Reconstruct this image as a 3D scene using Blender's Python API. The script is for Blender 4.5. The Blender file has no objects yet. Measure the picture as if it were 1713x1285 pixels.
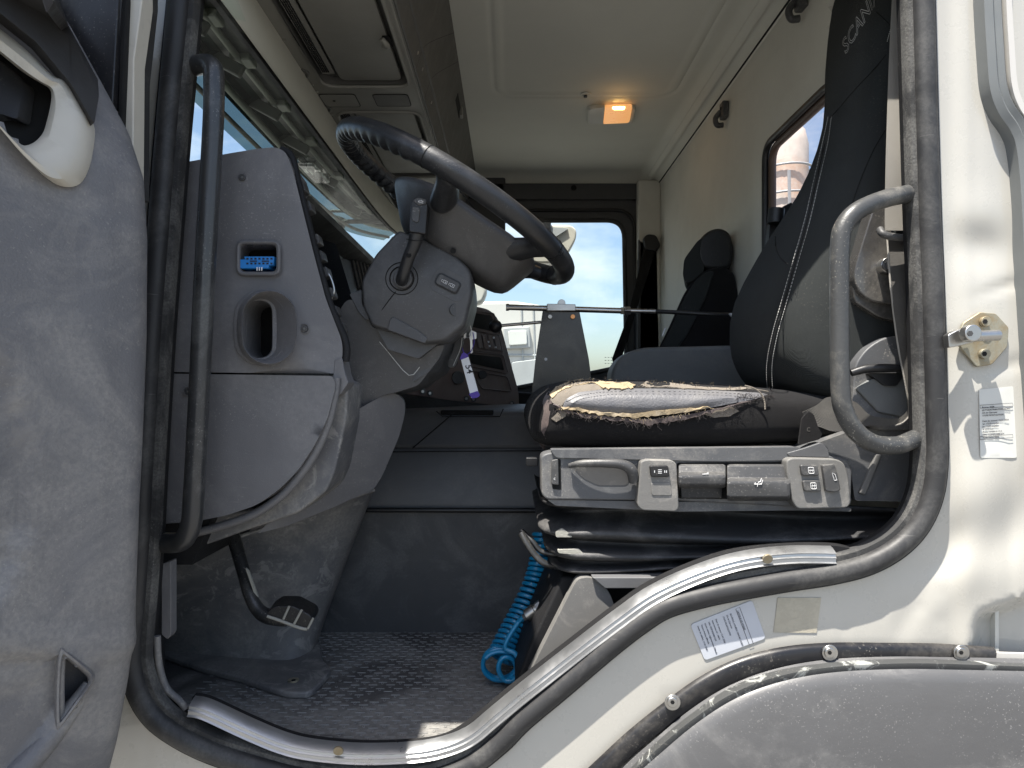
import bpy, bmesh, math, random
from mathutils import Vector, Matrix
from mathutils.geometry import delaunay_2d_cdt
random.seed(7)
S = bpy.context.scene
COL = S.collection
# ------------------------------------------------------------ camera
F = 1150.0; CX = 853.0; CY = 655.0; D0 = 1.10
cam = bpy.data.cameras.new('camera'); camo = bpy.data.objects.new('camera', cam); COL.objects.link(camo)
cam.sensor_width = 36; cam.lens = 36 * F / 1713
cam.shift_x = (856.5 - CX) / 1713; cam.shift_y = (CY - 642.5) / 1713
cam.clip_start = 0.01; cam.clip_end = 3000
camo.location = (0, -D0, 0); camo.rotation_euler = (math.pi / 2, 0, 0)
S.camera = camo
# ------------------------------------------------------------ world, sun, exposure
sdir = Vector((-0.85, -1.0, 3.75)).normalized()
elev = math.asin(sdir.z); rot = math.atan2(sdir.x, sdir.y)
W = bpy.data.worlds.new('World'); S.world = W; W.use_nodes = True
nt = W.node_tree; nt.nodes.clear()
out = nt.nodes.new('ShaderNodeOutputWorld'); bg = nt.nodes.new('ShaderNodeBackground')
sky = nt.nodes.new('ShaderNodeTexSky'); sky.sky_type = 'NISHITA'; sky.sun_disc = False
sky.sun_elevation = elev; sky.sun_rotation = rot; sky.air_density = 1.0; sky.dust_density = 2.0
tc = nt.nodes.new('ShaderNodeTexCoord'); mp = nt.nodes.new('ShaderNodeMapping'); mp.inputs['Scale'].default_value = (1, 1, 2.2)
nz = nt.nodes.new('ShaderNodeTexNoise'); nz.inputs['Scale'].default_value = 3.1; nz.inputs['Detail'].default_value = 7; nz.inputs['Roughness'].default_value = .58
rp = nt.nodes.new('ShaderNodeValToRGB'); rp.color_ramp.elements[0].position = .50; rp.color_ramp.elements[1].position = .72
mx = nt.nodes.new('ShaderNodeMix'); mx.data_type = 'RGBA'; mx.inputs[7].default_value = (5.2, 5.5, 5.9, 1)
nt.links.new(tc.outputs['Generated'], mp.inputs[0]); nt.links.new(mp.outputs[0], nz.inputs[0]); nt.links.new(nz.outputs['Fac'], rp.inputs[0])
nt.links.new(rp.outputs[0], mx.inputs[0]); nt.links.new(sky.outputs[0], mx.inputs[6]); nt.links.new(mx.outputs[2], bg.inputs[0])
bg.inputs[1].default_value = 0.098
nt.links.new(bg.outputs[0], out.inputs[0])
sun = bpy.data.lights.new('sun', 'SUN'); sun.energy = 5.0; sun.angle = math.radians(.5); sun.color = (1, .95, .87)
suno = bpy.data.objects.new('sun', sun); COL.objects.link(suno); suno.rotation_euler = sdir.to_track_quat('Z', 'Y').to_euler()
V = S.view_settings; V.view_transform = 'Standard'; V.look = 'None'; V.exposure = 1.28; V.gamma = 1; V.use_curve_mapping = False
S.cycles.max_bounces = 10; S.cycles.diffuse_bounces = 6; S.cycles.transparent_max_bounces = 16

# ------------------------------------------------------------ materials
def mat(name, col, rough=.5, metal=0, grain=0, gscale=900, dust=0, dcol=(.36, .33, .28), dscale=5, thr=.52, spec=.5, coat=0, var=.12, speck=0, scratch=0, weave=0, low=0, sheen=0, wear=0, wcol=(.3, .3, .29)):
    m = bpy.data.materials.new(name); m.use_nodes = True
    n = m.node_tree; b = n.nodes['Principled BSDF']; L = n.links.new
    def N(t): return n.nodes.new(t)
    tcn = N('ShaderNodeTexCoord'); oc = tcn.outputs['Object']
    def noise(scale, det=4, ro=.55, dis=0, src=None):
        x = N('ShaderNodeTexNoise'); x.inputs['Scale'].default_value = scale; x.inputs['Detail'].default_value = det
        x.inputs['Roughness'].default_value = ro; x.inputs['Distortion'].default_value = dis; L(src or oc, x.inputs[0]); return x.outputs['Fac']
    def ramp(src, a, c):
        x = N('ShaderNodeMapRange'); x.inputs[1].default_value = a; x.inputs[2].default_value = c; x.clamp = True; L(src, x.inputs[0]); return x.outputs[0]
    def mixc(f, a, c, k=None):
        x = N('ShaderNodeMix'); x.data_type = 'RGBA'
        if k is not None:
            mm = N('ShaderNodeMath'); mm.operation = 'MULTIPLY'; mm.inputs[1].default_value = k; L(f, mm.inputs[0]); f = mm.outputs[0]
        L(f, x.inputs[0])
        for s, v in ((6, a), (7, c)):
            if isinstance(v, tuple): x.inputs[s].default_value = (*v, 1)
            else: L(v, x.inputs[s])
        return x.outputs[2]
    cur = mixc(ramp(noise(3.3, 5, .6), .3, .7), tuple(c * (1 - var) for c in col), tuple(min(1, c * (1 + var)) for c in col))
    rsrc = None
    if dust:
        f = ramp(noise(dscale, 9, .68, .6), thr - .02, thr + .10)
        g = ramp(noise(dscale * 30, 4, .6), .35, .65)
        mm = N('ShaderNodeMath'); mm.operation = 'MULTIPLY'; L(f, mm.inputs[0])
        m2 = N('ShaderNodeMath'); m2.operation = 'MULTIPLY_ADD'; m2.inputs[1].default_value = .6; m2.inputs[2].default_value = .4; L(g, m2.inputs[0]); L(m2.outputs[0], mm.inputs[1])
        cur = mixc(mm.outputs[0], cur, dcol, dust); rsrc = mm.outputs[0]
    if speck:
        f = ramp(noise(300, 2, .5), .635, .69)
        f2 = ramp(noise(9, 3, .6), .42, .6); mm = N('ShaderNodeMath'); mm.operation = 'MULTIPLY'; L(f, mm.inputs[0]); L(f2, mm.inputs[1])
        cur = mixc(mm.outputs[0], cur, dcol, speck)
    if wear:
        f = ramp(noise(16, 8, .72, 1.2), .545, .60)
        cur = mixc(f, cur, wcol, wear)
    if scratch:
        mpn = N('ShaderNodeMapping'); mpn.inputs['Scale'].default_value = (14, 14, 160); mpn.inputs['Rotation'].default_value = (0, .7, 0); L(oc, mpn.inputs[0])
        f = ramp(noise(1.6, 3, .6, .3, mpn.outputs[0]), .68, .74); cur = mixc(f, cur, dcol, scratch)
    if low:
        sx = N('ShaderNodeSeparateXYZ'); L(oc, sx.inputs[0])
        f = ramp(sx.outputs[2], -.2, -.58); f2 = ramp(noise(13, 6, .7), .35, .6); mm = N('ShaderNodeMath'); mm.operation = 'MULTIPLY'; L(f, mm.inputs[0]); L(f2, mm.inputs[1])
        cur = mixc(mm.outputs[0], cur, dcol, low)
    L(cur, b.inputs['Base Color'])
    rr = N('ShaderNodeMapRange'); rr.inputs[1].default_value = .3; rr.inputs[2].default_value = .7; rr.inputs[3].default_value = max(.04, rough - .08); rr.inputs[4].default_value = min(1, rough + .1)
    L(noise(21, 5, .65), rr.inputs[0]); L(rr.outputs[0], b.inputs['Roughness'])
    b.inputs['Metallic'].default_value = metal; b.inputs['Specular IOR Level'].default_value = spec
    b.inputs['Coat Weight'].default_value = coat; b.inputs['Coat Roughness'].default_value = .08
    if sheen: b.inputs['Sheen Weight'].default_value = sheen; b.inputs['Sheen Roughness'].default_value = .4
    hs = None
    if grain:
        hs = noise(gscale, 2, .5)
    if weave:
        w = N('ShaderNodeTexWave'); w.wave_type = 'BANDS'; w.bands_direction = 'DIAGONAL'; w.inputs['Scale'].default_value = weave; w.inputs['Distortion'].default_value = .4; L(oc, w.inputs[0])
        ck = noise(weave * 2.4, 2); mm = N('ShaderNodeMath'); mm.operation = 'ADD'; L(w.outputs['Fac'], mm.inputs[0]); L(ck, mm.inputs[1]); hs = mm.outputs[0]
    if hs is not None:
        bp = N('ShaderNodeBump'); bp.inputs['Strength'].default_value = grain or .4; bp.inputs['Distance'].default_value = .0008; L(hs, bp.inputs['Height'])
        b2 = N('ShaderNodeBump'); b2.inputs['Strength'].default_value = .10; b2.inputs['Distance'].default_value = .006; L(noise(26, 3), b2.inputs['Height']); L(b2.outputs[0], bp.inputs['Normal'])
        L(bp.outputs[0], b.inputs['Normal'])
    return m
M = {}
M['dash'] = mat('dash plastic', (.128, .126, .13), .52, grain=.45, gscale=700, dust=.28, dcol=(.30, .29, .28), dscale=4, thr=.5, speck=.5, scratch=.25)
M['dash_low'] = mat('dusty kick plastic', (.115, .115, .12), .55, grain=.4, gscale=700, dust=.7, dcol=(.29, .275, .25), dscale=6, thr=.47, speck=.6, low=.4, wear=.75, wcol=(.30, .29, .27))
M['dash_dark'] = mat('black dash plastic', (.014, .014, .015), .6, grain=.4, speck=.1, spec=.25)
M['column'] = mat('column plastic', (.064, .064, .066), .48, grain=.4, gscale=800, dust=.22, dcol=(.2, .2, .2), speck=.5, scratch=.2)
M['black'] = mat('black moulding', (.012, .012, .013), .42, grain=.2, speck=.15)
M['void'] = mat('dark cavity', (.004, .004, .004), .9)
M['wheel'] = mat('wheel leather', (.02, .021, .023), .34, grain=.5, gscale=420, speck=.25, dcol=(.2, .2, .2), dust=.2, dscale=9)
M['rubber'] = mat('door seal rubber', (.024, .024, .025), .55, grain=.15, gscale=500, dust=.2, dcol=(.24, .235, .22), dscale=7, thr=.5, scratch=.25)
M['trimrub'] = mat('flocked trim', (.035, .035, .035), .85, grain=1, gscale=420, dust=.6, dcol=(.20, .195, .18), dscale=9, thr=.45, speck=.7)
M['paint'] = mat('cream paint', (.47, .455, .41), .28, coat=.6, var=.03, dust=.12, dcol=(.5, .46, .38), dscale=9, thr=.6, speck=.3)
M['paintw'] = mat('white paint', (.56, .54, .50), .32, coat=.5, var=.03, dust=.1, dcol=(.5, .46, .4), dscale=7, thr=.55)
M['fender'] = mat('wheel arch plastic', (.088, .088, .09), .42, grain=.12, gscale=500, dust=.25, dcol=(.42, .41, .39), dscale=3, thr=.5, speck=.3, var=.1)
M['lip'] = mat('scuffed lip', (.06, .062, .062), .5, grain=.3, wear=.9, wcol=(.34, .35, .33), speck=.5)
M['gasket'] = mat('black arch gasket', (.012, .012, .014), .35, speck=.3, dust=.15)
M['ceil'] = mat('ceiling lining', (.67, .665, .60), .85, grain=.25, gscale=500, var=.04)
M['wall'] = mat('rear wall lining', (.60, .59, .53), .85, grain=.25, gscale=500, var=.05, dust=.1)
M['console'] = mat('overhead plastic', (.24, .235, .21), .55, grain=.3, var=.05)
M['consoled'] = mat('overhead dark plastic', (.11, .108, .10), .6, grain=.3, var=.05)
M['beige'] = mat('header trim', (.50, .49, .42), .7, grain=.2, var=.05)
M['fdoor'] = mat('far door trim', (.055, .056, .058), .6, grain=.3, speck=.2)
M['tunnel'] = mat('tunnel lining', (.062, .063, .066), .5, grain=.3, dust=.6, dcol=(.15, .15, .15), dscale=7, thr=.5, speck=.4, scratch=.4)
M['tunneltop'] = mat('tunnel cover', (.11, .112, .116), .55, grain=.4, dust=.3, dcol=(.2, .19, .18), dscale=5, speck=.3)
M['mat'] = mat('rubber floor mat', (.082, .079, .077), .46, grain=.25, gscale=300, dust=.75, dcol=(.32, .31, .29), dscale=3.6, thr=.44, speck=.6, spec=.6)
M['mark'] = mat('worn mat ridges', (.25, .25, .24), .5, dust=.5, dcol=(.3, .29, .27), dscale=14)
M['alu'] = mat('aluminium sill', (.50, .51, .52), .33, metal=.9, dust=.3, dcol=(.4, .38, .34), dscale=8, speck=.3, var=.06)
M['steel'] = mat('bare steel', (.5, .49, .47), .32, metal=1, var=.1)
M['brass'] = mat('corroded zinc', (.33, .31, .24), .5, metal=.5, dust=.8, dcol=(.30, .21, .10), dscale=26, thr=.45, speck=.5, grain=.3, gscale=300)
M['copper'] = mat('copper bolt', (.6, .28, .12), .35, metal=1)
M['blackpaint'] = mat('black painted steel', (.02, .021, .022), .3, dust=.25, dcol=(.2, .19, .17), dscale=9, speck=.5, coat=.3)
M['handle'] = mat('worn handle coating', (.035, .036, .037), .33, grain=.12, gscale=300, dust=.3, dcol=(.2, .2, .19), dscale=12, speck=.6, coat=.25)
M['handle2'] = mat('grey handle coating', (.05, .051, .051), .42, grain=.4, gscale=260, speck=.8, dcol=(.3, .28, .24), dust=.35, dscale=14)
M['fabric'] = mat('black seat fabric', (.013, .0125, .013), .95, weave=420, grain=.6, sheen=.05, dust=.3, dcol=(.05, .048, .046), speck=.5, spec=.2)
M['fabric2'] = mat('grey green seat fabric', (.029, .032, .032), .95, weave=420, grain=.7, sheen=.06, speck=.1, spec=.2)
M['fabworn'] = mat('faded fabric', (.10, .075, .07), .95, weave=420, grain=.9, sheen=.3, dust=.5, dcol=(.2, .16, .14), dscale=20)
M['leather'] = mat('grey leather', (.11, .11, .118), .48, grain=1, gscale=330, dust=.4, dcol=(.2, .19, .18), dscale=18, var=.15)
M['mesh'] = mat('woven backing', (.23, .20, .165), .9, weave=240, grain=1, dust=.5, dcol=(.14, .12, .1), dscale=14)
M['foam'] = mat('torn foam', (.34, .265, .165), .95, grain=1, gscale=300, dust=.6, dcol=(.44, .39, .31), dscale=18, var=.25)
M['thread'] = mat('stitch thread', (.42, .42, .40), .8)
M['threadd'] = mat('dark fibres', (.03, .025, .025), .9)
M['seatpl'] = mat('seat plastic', (.088, .09, .094), .5, grain=.45, gscale=700, dust=.35, dcol=(.33, .31, .28), dscale=9, thr=.5, speck=.6, wear=.12)
M['seatpl2'] = mat('dusty seat plastic', (.145, .142, .135), .6, grain=.45, gscale=700, dust=.6, dcol=(.34, .32, .29), dscale=11, speck=.6)
M['switch'] = mat('switch plastic', (.055, .055, .056), .45, grain=.3, dust=.4, dcol=(.25, .24, .22), dscale=20, speck=.6)
M['bellow'] = mat('bellows rubber', (.032, .032, .033), .5, grain=.5, dust=.7, dcol=(.13, .125, .12), dscale=9, speck=.6)
M['chalk'] = mat('white residue', (.32, .31, .27), .9, grain=1, gscale=200)
M['box'] = mat('grey box plastic', (.12, .125, .125), .6, grain=.4, dust=.2, speck=.2)
M['brown'] = mat('brown console plastic', (.13, .096, .086), .5, grain=.3, speck=.2)
M['blue'] = mat('blue hose', (.005, .21, .42), .3, coat=.4, var=.1, dust=.15, dcol=(.1, .3, .45))
M['bluec'] = mat('blue connector', (.02, .22, .62), .4)
M['purple'] = mat('purple tag plastic', (.045, .012, .26), .35)
M['white'] = mat('paper label', (.68, .69, .71), .7, var=.02)
M['icon'] = mat('printed icon', (.7, .7, .7), .6, var=0)
M['ink'] = mat('black ink', (.02, .02, .03), .7, var=0)
M['labelgrey'] = mat('silver label', (.50, .52, .56), .42, var=.04, dust=.15, dcol=(.4, .4, .42), dscale=8)
M['labelpale'] = mat('faded label', (.60, .60, .56), .5, var=.04)
M['labeltan'] = mat('tan sticker', (.46, .42, .33), .8, grain=.8, gscale=200, dust=.5, dcol=(.34, .31, .25), dscale=60, thr=.45)
M['belt'] = mat('seat belt webbing', (.085, .08, .073), .85, weave=300, grain=1, dust=.3, dcol=(.2, .19, .16), dscale=12)
M['belt_lit'] = mat('sunlit belt webbing', (.34, .32, .285), .85, weave=300, grain=1, var=.08)  # same webbing in a lighter copy, sunlight put into the colour
M['clearcov'] = mat('smoked plastic cover', (.05, .048, .046), .22, speck=.4, dust=.2, coat=.4)
M['doortrim'] = mat('door trim plastic', (.14, .138, .143), .5, grain=.8, gscale=330, dust=.6, dcol=(.29, .275, .255), dscale=5.5, thr=.45, speck=.5, var=.18, wear=.14, wcol=(.3, .28, .25))
M['doorblack'] = mat('door upper trim', (.028, .026, .025), .5, grain=.3)
M['creamplastic'] = mat('handle cream plastic', (.52, .49, .42), .42, dust=.35, dcol=(.25, .22, .18), dscale=14, coat=.2)
M['silver'] = mat('painted grey metal', (.16, .17, .17), .4, var=.1)
M['visor'] = mat('visor bracket', (.045, .052, .044), .5, dust=.3, dcol=(.16, .18, .16), dscale=8)
M['visorl'] = mat('visor rail', (.16, .18, .145), .5, dust=.3)
M['asph'] = mat('yard asphalt', (.14, .135, .125), .9, grain=.3, gscale=60, var=.2)
M['tank'] = mat('silo paint', (.62, .55, .48), .6, dust=.6, dcol=(.55, .30, .18), dscale=.35, var=.1)
M['truckgrey'] = mat('truck grey', (.35, .36, .36), .5)
def glass(name, tint, refl=.08, rough=.02):
    m = bpy.data.materials.new(name); m.use_nodes = True; n = m.node_tree; n.nodes.clear()
    o = n.nodes.new('ShaderNodeOutputMaterial'); t = n.nodes.new('ShaderNodeBsdfTransparent'); g = n.nodes.new('ShaderNodeBsdfGlossy')
    t.inputs[0].default_value = (*tint, 1); g.inputs['Roughness'].default_value = rough
    x = n.nodes.new('ShaderNodeMixShader'); lw = n.nodes.new('ShaderNodeLayerWeight'); lw.inputs[0].default_value = refl * 2.2
    mr = n.nodes.new('ShaderNodeMapRange'); mr.inputs[3].default_value = refl * .5; mr.inputs[4].default_value = refl * 5
    n.links.new(lw.outputs['Fresnel'], mr.inputs[0]); n.links.new(mr.outputs[0], x.inputs[0]); n.links.new(t.outputs[0], x.inputs[1]); n.links.new(g.outputs[0], x.inputs[2]); n.links.new(x.outputs[0], o.inputs[0])
    return m
M['glass'] = glass('window glass', (.90, .95, .93), .03)
M['glassr'] = glass('rear window glass', (.86, .84, .86), .10)
M['smoke'] = glass('smoked visor acrylic', (.46, .52, .50), .0, .3)
M['lensclear'] = glass('clear lens', (.85, .86, .84), .2, .1)
def emis(name, col, st, base):
    m = mat(name, base, .3); b = m.node_tree.nodes['Principled BSDF']; b.inputs['Emission Color'].default_value = (*col, 1); b.inputs['Emission Strength'].default_value = st; return m
M['amber'] = emis('amber lens', (1, .45, .14), .28, (.70, .45, .28))
M['bulb'] = emis('glowing bulb', (1, .62, .2), 9, (.9, .6, .3))

# ------------------------------------------------------------ helpers
def P(px, py, y):
    if callable(y): y = y(px, py)
    d = y + D0
    return Vector(((px - CX) / F * d, y, -(py - CY) / F * d))
def plane(p0, p1, p2):
    n = (p1 - p0).cross(p2 - p0)
    c = Vector((0, -D0, 0))
    def f(px, py):
        d = Vector(((px - CX) / F, 1, -(py - CY) / F))
        return n.dot(p0 - c) / n.dot(d) - D0
    return f
def catmull(pts, n=8, closed=False):
    pts = [Vector(p) for p in pts]; res = []; k = len(pts)
    rng = range(k if closed else k - 1)
    for i in rng:
        if closed: a, b, c, d = pts[i - 1], pts[i], pts[(i + 1) % k], pts[(i + 2) % k]
        else: a, b, c, d = pts[max(i - 1, 0)], pts[i], pts[i + 1], pts[min(i + 2, k - 1)]
        for j in range(n):
            t = j / n
            res.append(.5 * ((2 * b) + (c - a) * t + (2 * a - 5 * b + 4 * c - d) * t * t + (3 * b - a - 3 * c + d) * t ** 3))
    if not closed: res.append(pts[-1])
    return res
def rnd(pts, r, n=5):
    out = []; k = len(pts)
    for i in range(k):
        a, b, c = Vector(pts[i - 1][:2]), Vector(pts[i][:2]), Vector(pts[(i + 1) % k][:2])
        rr = r[i] if isinstance(r, (list, tuple)) else r
        d1 = (a - b); d2 = (c - b); rr = min(rr, d1.length * .49, d2.length * .49)
        if rr <= 0: out.append(tuple(b)); continue
        s = b + d1.normalized() * rr; e = b + d2.normalized() * rr
        for j in range(n + 1):
            t = j / n; q = s * (1 - t) ** 2 + b * 2 * t * (1 - t) + e * t * t; out.append((q.x, q.y))
    return out
def rect(cx, cy, w, h, ang=0, r=0, n=5):
    c, s = math.cos(ang), math.sin(ang)
    p = [(cx + x * c - y * s, cy + x * s + y * c) for x, y in ((-w / 2, -h / 2), (w / 2, -h / 2), (w / 2, h / 2), (-w / 2, h / 2))]
    return rnd(p, r, n) if r else p
def link(name, verts, faces, m, parent=None, smooth=True, bevel=0, sub=0, solid=0, soff=-1, mats=None, seg=3, ang=35):
    me = bpy.data.meshes.new(name); me.from_pydata([tuple(v) for v in verts], [], faces); me.update()
    bm = bmesh.new(); bm.from_mesh(me); bmesh.ops.remove_doubles(bm, verts=bm.verts, dist=1e-6)
    if not solid: bmesh.ops.recalc_face_normals(bm, faces=bm.faces)
    bm.to_mesh(me); bm.free()
    for p in me.polygons: p.use_smooth = smooth
    o = bpy.data.objects.new(name, me); COL.objects.link(o)
    me.materials.append(M[m] if isinstance(m, str) else m)
    if parent is not None:
        o.parent = parent
        if parent.type == 'EMPTY': o.matrix_parent_inverse = Matrix.Translation(-parent.location)
    if solid:
        q = o.modifiers.new('s', 'SOLIDIFY'); q.thickness = solid; q.offset = soff; q.use_even_offset = False
    if bevel:
        q = o.modifiers.new('b', 'BEVEL'); q.width = bevel; q.segments = seg; q.limit_method = 'ANGLE'; q.angle_limit = math.radians(ang); q.harden_normals = True
    elif smooth and not sub:
        q = o.modifiers.new('e', 'EDGE_SPLIT'); q.split_angle = math.radians(40)
    if sub:
        q = o.modifiers.new('u', 'SUBSURF'); q.levels = sub; q.render_levels = sub
    return o
def prism(name, pts, y, m, parent=None, dv=(0, .05, 0), bevel=.003, seg=3, **k):
    """closed outline given where it is seen, set at depth y, thickened along dv"""
    a = [P(px, py, y) for px, py in pts]; dv = Vector(dv); b = [p + dv for p in a]; n = len(a)
    f = [tuple(range(n)), tuple(range(2 * n - 1, n - 1, -1))] + [(i, (i + 1) % n, n + (i + 1) % n, n + i) for i in range(n)]
    return link(name, a + b, f, m, parent, bevel=bevel, seg=seg, **k)
def inside(p, poly):
    x, y = p; c = False; j = len(poly) - 1
    for i in range(len(poly)):
        xi, yi = poly[i]; xj, yj = poly[j]
        if (yi > y) != (yj > y) and x < (xj - xi) * (y - yi) / (yj - yi) + xi: c = not c
        j = i
    return c
def sheet(outer, holes, sp):
    vs = [Vector(p) for p in outer]; fs = [list(range(len(outer)))]
    for h in holes:
        s = len(vs); vs += [Vector(p) for p in h]; fs.append(list(range(s, len(vs))))
    edges = [(f[i], f[(i + 1) % len(f)]) for f in fs for i in range(len(f))]
    if sp:
        xs = [p[0] for p in outer]; ys = [p[1] for p in outer]
        nx = int((max(xs) - min(xs)) / sp) + 1; ny = int((max(ys) - min(ys)) / sp) + 1
        for i in range(nx + 1):
            for j in range(ny + 1):
                q = (min(xs) + (i + .5 * (j % 2)) * sp, min(ys) + j * sp)
                if inside(q, outer) and not any(inside(q, h) for h in holes): vs.append(Vector(q))
    r = delaunay_2d_cdt(vs, edges, [], 0, 1e-5)
    tv = r[0]; tf = []
    for f in r[2]:
        c = sum((tv[i] for i in f), Vector((0, 0))) / len(f)
        if inside(c, outer) and not any(inside(c, h) for h in holes): tf.append(tuple(f))
    return [(v.x, v.y) for v in tv], tf
def psheet(name, outer, holes, sp, y, m, parent=None, solid=.02, yf=None, **k):
    """sheet with holes; outline as seen, at depth y (callable ok), made solid away from the viewer"""
    v, f = sheet(outer, holes, sp)
    vv = [P(a, b, (y(a, b) if callable(y) else y)) for a, b in v]
    ff = []
    for t in f:
        n = (vv[t[1]] - vv[t[0]]).cross(vv[t[2]] - vv[t[0]])
        ff.append(t if n.y < 0 else t[::-1])
    return link(name, vv, ff, m, parent, solid=solid, **k)
def tube_geo(pts, r, seg=12, closed=False, caps=True):
    pts = [Vector(p) for p in pts]; n = len(pts); V_ = []; F_ = []
    rr = r if isinstance(r, (list, tuple)) else [r] * n
    t0 = (pts[1] - pts[0]).normalized(); up = Vector((0, 0, 1)) if abs(t0.z) < .9 else Vector((0, 1, 0))
    nrm = t0.cross(up).normalized()
    for i in range(n):
        if closed: t = (pts[(i + 1) % n] - pts[i - 1]).normalized()
        else: t = (pts[min(i + 1, n - 1)] - pts[max(i - 1, 0)]).normalized()
        nrm = (nrm - t * nrm.dot(t)).normalized(); b = t.cross(nrm)
        for j in range(seg):
            a = 2 * math.pi * j / seg; V_.append(pts[i] + (nrm * math.cos(a) + b * math.sin(a)) * rr[i])
    for i in range(n if closed else n - 1):
        for j in range(seg):
            k = (i + 1) % n; F_.append((i * seg + j, i * seg + (j + 1) % seg, k * seg + (j + 1) % seg, k * seg + j))
    if not closed and caps: F_.append(tuple(range(seg))[::-1]); F_.append(tuple(range((n - 1) * seg, n * seg)))
    return V_, F_
def tube(name, pts, r, m, parent=None, seg=12, closed=False, sm=8):
    if sm:
        k = len(pts)
        if isinstance(r, (list, tuple)):
            q = catmull([(*p, 0) if False else Vector((p[0], p[1], p[2], rr)) for p, rr in zip(pts, r)], sm, closed); r = [max(a[3], 1e-5) for a in q]; pts = [Vector(a[:3]) for a in q]
        else: pts = catmull(pts, sm, closed)
    v, f = tube_geo(pts, r, seg, closed); return link(name, v, f, m, parent)
def ptube(name, pts, r, m, parent=None, **k):
    return tube(name, [P(*p) for p in pts], r, m, parent, **k)
class Acc:
    def __init__(s): s.v = []; s.f = []
    def add(s, v, f):
        k = len(s.v); s.v += list(v); s.f += [tuple(i + k for i in t) for t in f]
    def tube(s, pts, r, seg=6, closed=False): s.add(*tube_geo(pts, r, seg, closed))
    def box(s, c, ax, ay, az):
        c = Vector(c); ax, ay, az = Vector(ax), Vector(ay), Vector(az)
        v = [c + ax * i + ay * j + az * k for i in (-1, 1) for j in (-1, 1) for k in (-1, 1)]
        s.add(v, [(0, 1, 3, 2), (4, 6, 7, 5), (0, 4, 5, 1), (2, 3, 7, 6), (0, 2, 6, 4), (1, 5, 7, 3)])
    def link(s, name, m, parent=None, **k): return link(name, s.v, s.f, m, parent, **k)
def box(name, c, sz, m, parent=None, bevel=.004, rotm=None, **k):
    a = Acc(); ax = [Vector((sz[0] / 2, 0, 0)), Vector((0, sz[1] / 2, 0)), Vector((0, 0, sz[2] / 2))]
    if rotm: ax = [rotm @ q for q in ax]
    a.box(c, *ax); return a.link(name, m, parent, bevel=bevel, **k)
def loft(name, rings, m, parent=None, caps=True, sub=0, closed=True, **k):
    n = len(rings[0]); v = [p for r in rings for p in r]; f = []
    for i in range(len(rings) - 1):
        for j in range(n if closed else n - 1):
            f.append((i * n + j, i * n + (j + 1) % n, (i + 1) * n + (j + 1) % n, (i + 1) * n + j))
    if caps: f.append(tuple(range(n))[::-1]); f.append(tuple(range((len(rings) - 1) * n, len(rings) * n)))
    return link(name, v, f, m, parent, sub=sub, **k)
def cyl(name, c, axis, r, h, m, parent=None, seg=24, r2=None, bevel=.0008):
    axis = Vector(axis).normalized(); up = Vector((0, 0, 1)) if abs(axis.z) < .9 else Vector((1, 0, 0))
    a = axis.cross(up).normalized(); b = axis.cross(a); c = Vector(c); r2 = r if r2 is None else r2
    R = lambda o, rr: [c + axis * o + (a * math.cos(2 * math.pi * i / seg) + b * math.sin(2 * math.pi * i / seg)) * rr for i in range(seg)]
    return loft(name, [R(-h / 2, r), R(h / 2, r2)], m, parent, bevel=bevel, seg=2) if bevel else loft(name, [R(-h / 2, r), R(h / 2, r2)], m, parent)
def sphere(name, c, r, m, parent=None, sc=(1, 1, 1)):
    bm = bmesh.new(); bmesh.ops.create_uvsphere(bm, u_segments=24, v_segments=14, radius=r)
    v = [Vector((q.co.x * sc[0], q.co.y * sc[1], q.co.z * sc[2])) + Vector(c) for q in bm.verts]; f = [tuple(x.index for x in t.verts) for t in bm.faces]; bm.free()
    return link(name, v, f, m, parent)
def thing(name, label, cat, loc=(0, 0, 0), group=None):
    o = bpy.data.objects.new(name, None); COL.objects.link(o); o.location = Vector(loc); o.empty_display_size = .05
    o['label'] = label; o['category'] = cat
    if group: o['group'] = group
    return o
def tag(o, label, cat, group=None):
    o['label'] = label; o['category'] = cat
    if group: o['group'] = group
    return o
def sweep(name, path, prof, m, parent=None, y=0, closed_prof=True, sm=6, pre=False):
    """path seen in the door plane (px) at depth y; prof = (offset along outward normal, dy)"""
    pts = catmull([(a, b, 0) for a, b in path], sm) if not pre else [Vector((a, b, 0)) for a, b in path]
    W_ = [P(p.x, p.y, y) for p in pts]; n = len(W_); v = []; k = len(prof); f = []
    for i in range(n):
        t = (W_[min(i + 1, n - 1)] - W_[max(i - 1, 0)]).normalized(); nn = Vector((t.z, 0, -t.x))
        for a, b in prof: v.append(W_[i] + nn * a + Vector((0, b, 0)))
    for i in range(n - 1):
        for j in range(k if closed_prof else k - 1): f.append((i * k + j, i * k + (j + 1) % k, (i + 1) * k + (j + 1) % k, (i + 1) * k + j))
    if closed_prof: f.append(tuple(range(k))); f.append(tuple(range((n - 1) * k, n * k))[::-1])
    return link(name, v, f, m, parent)
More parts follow.
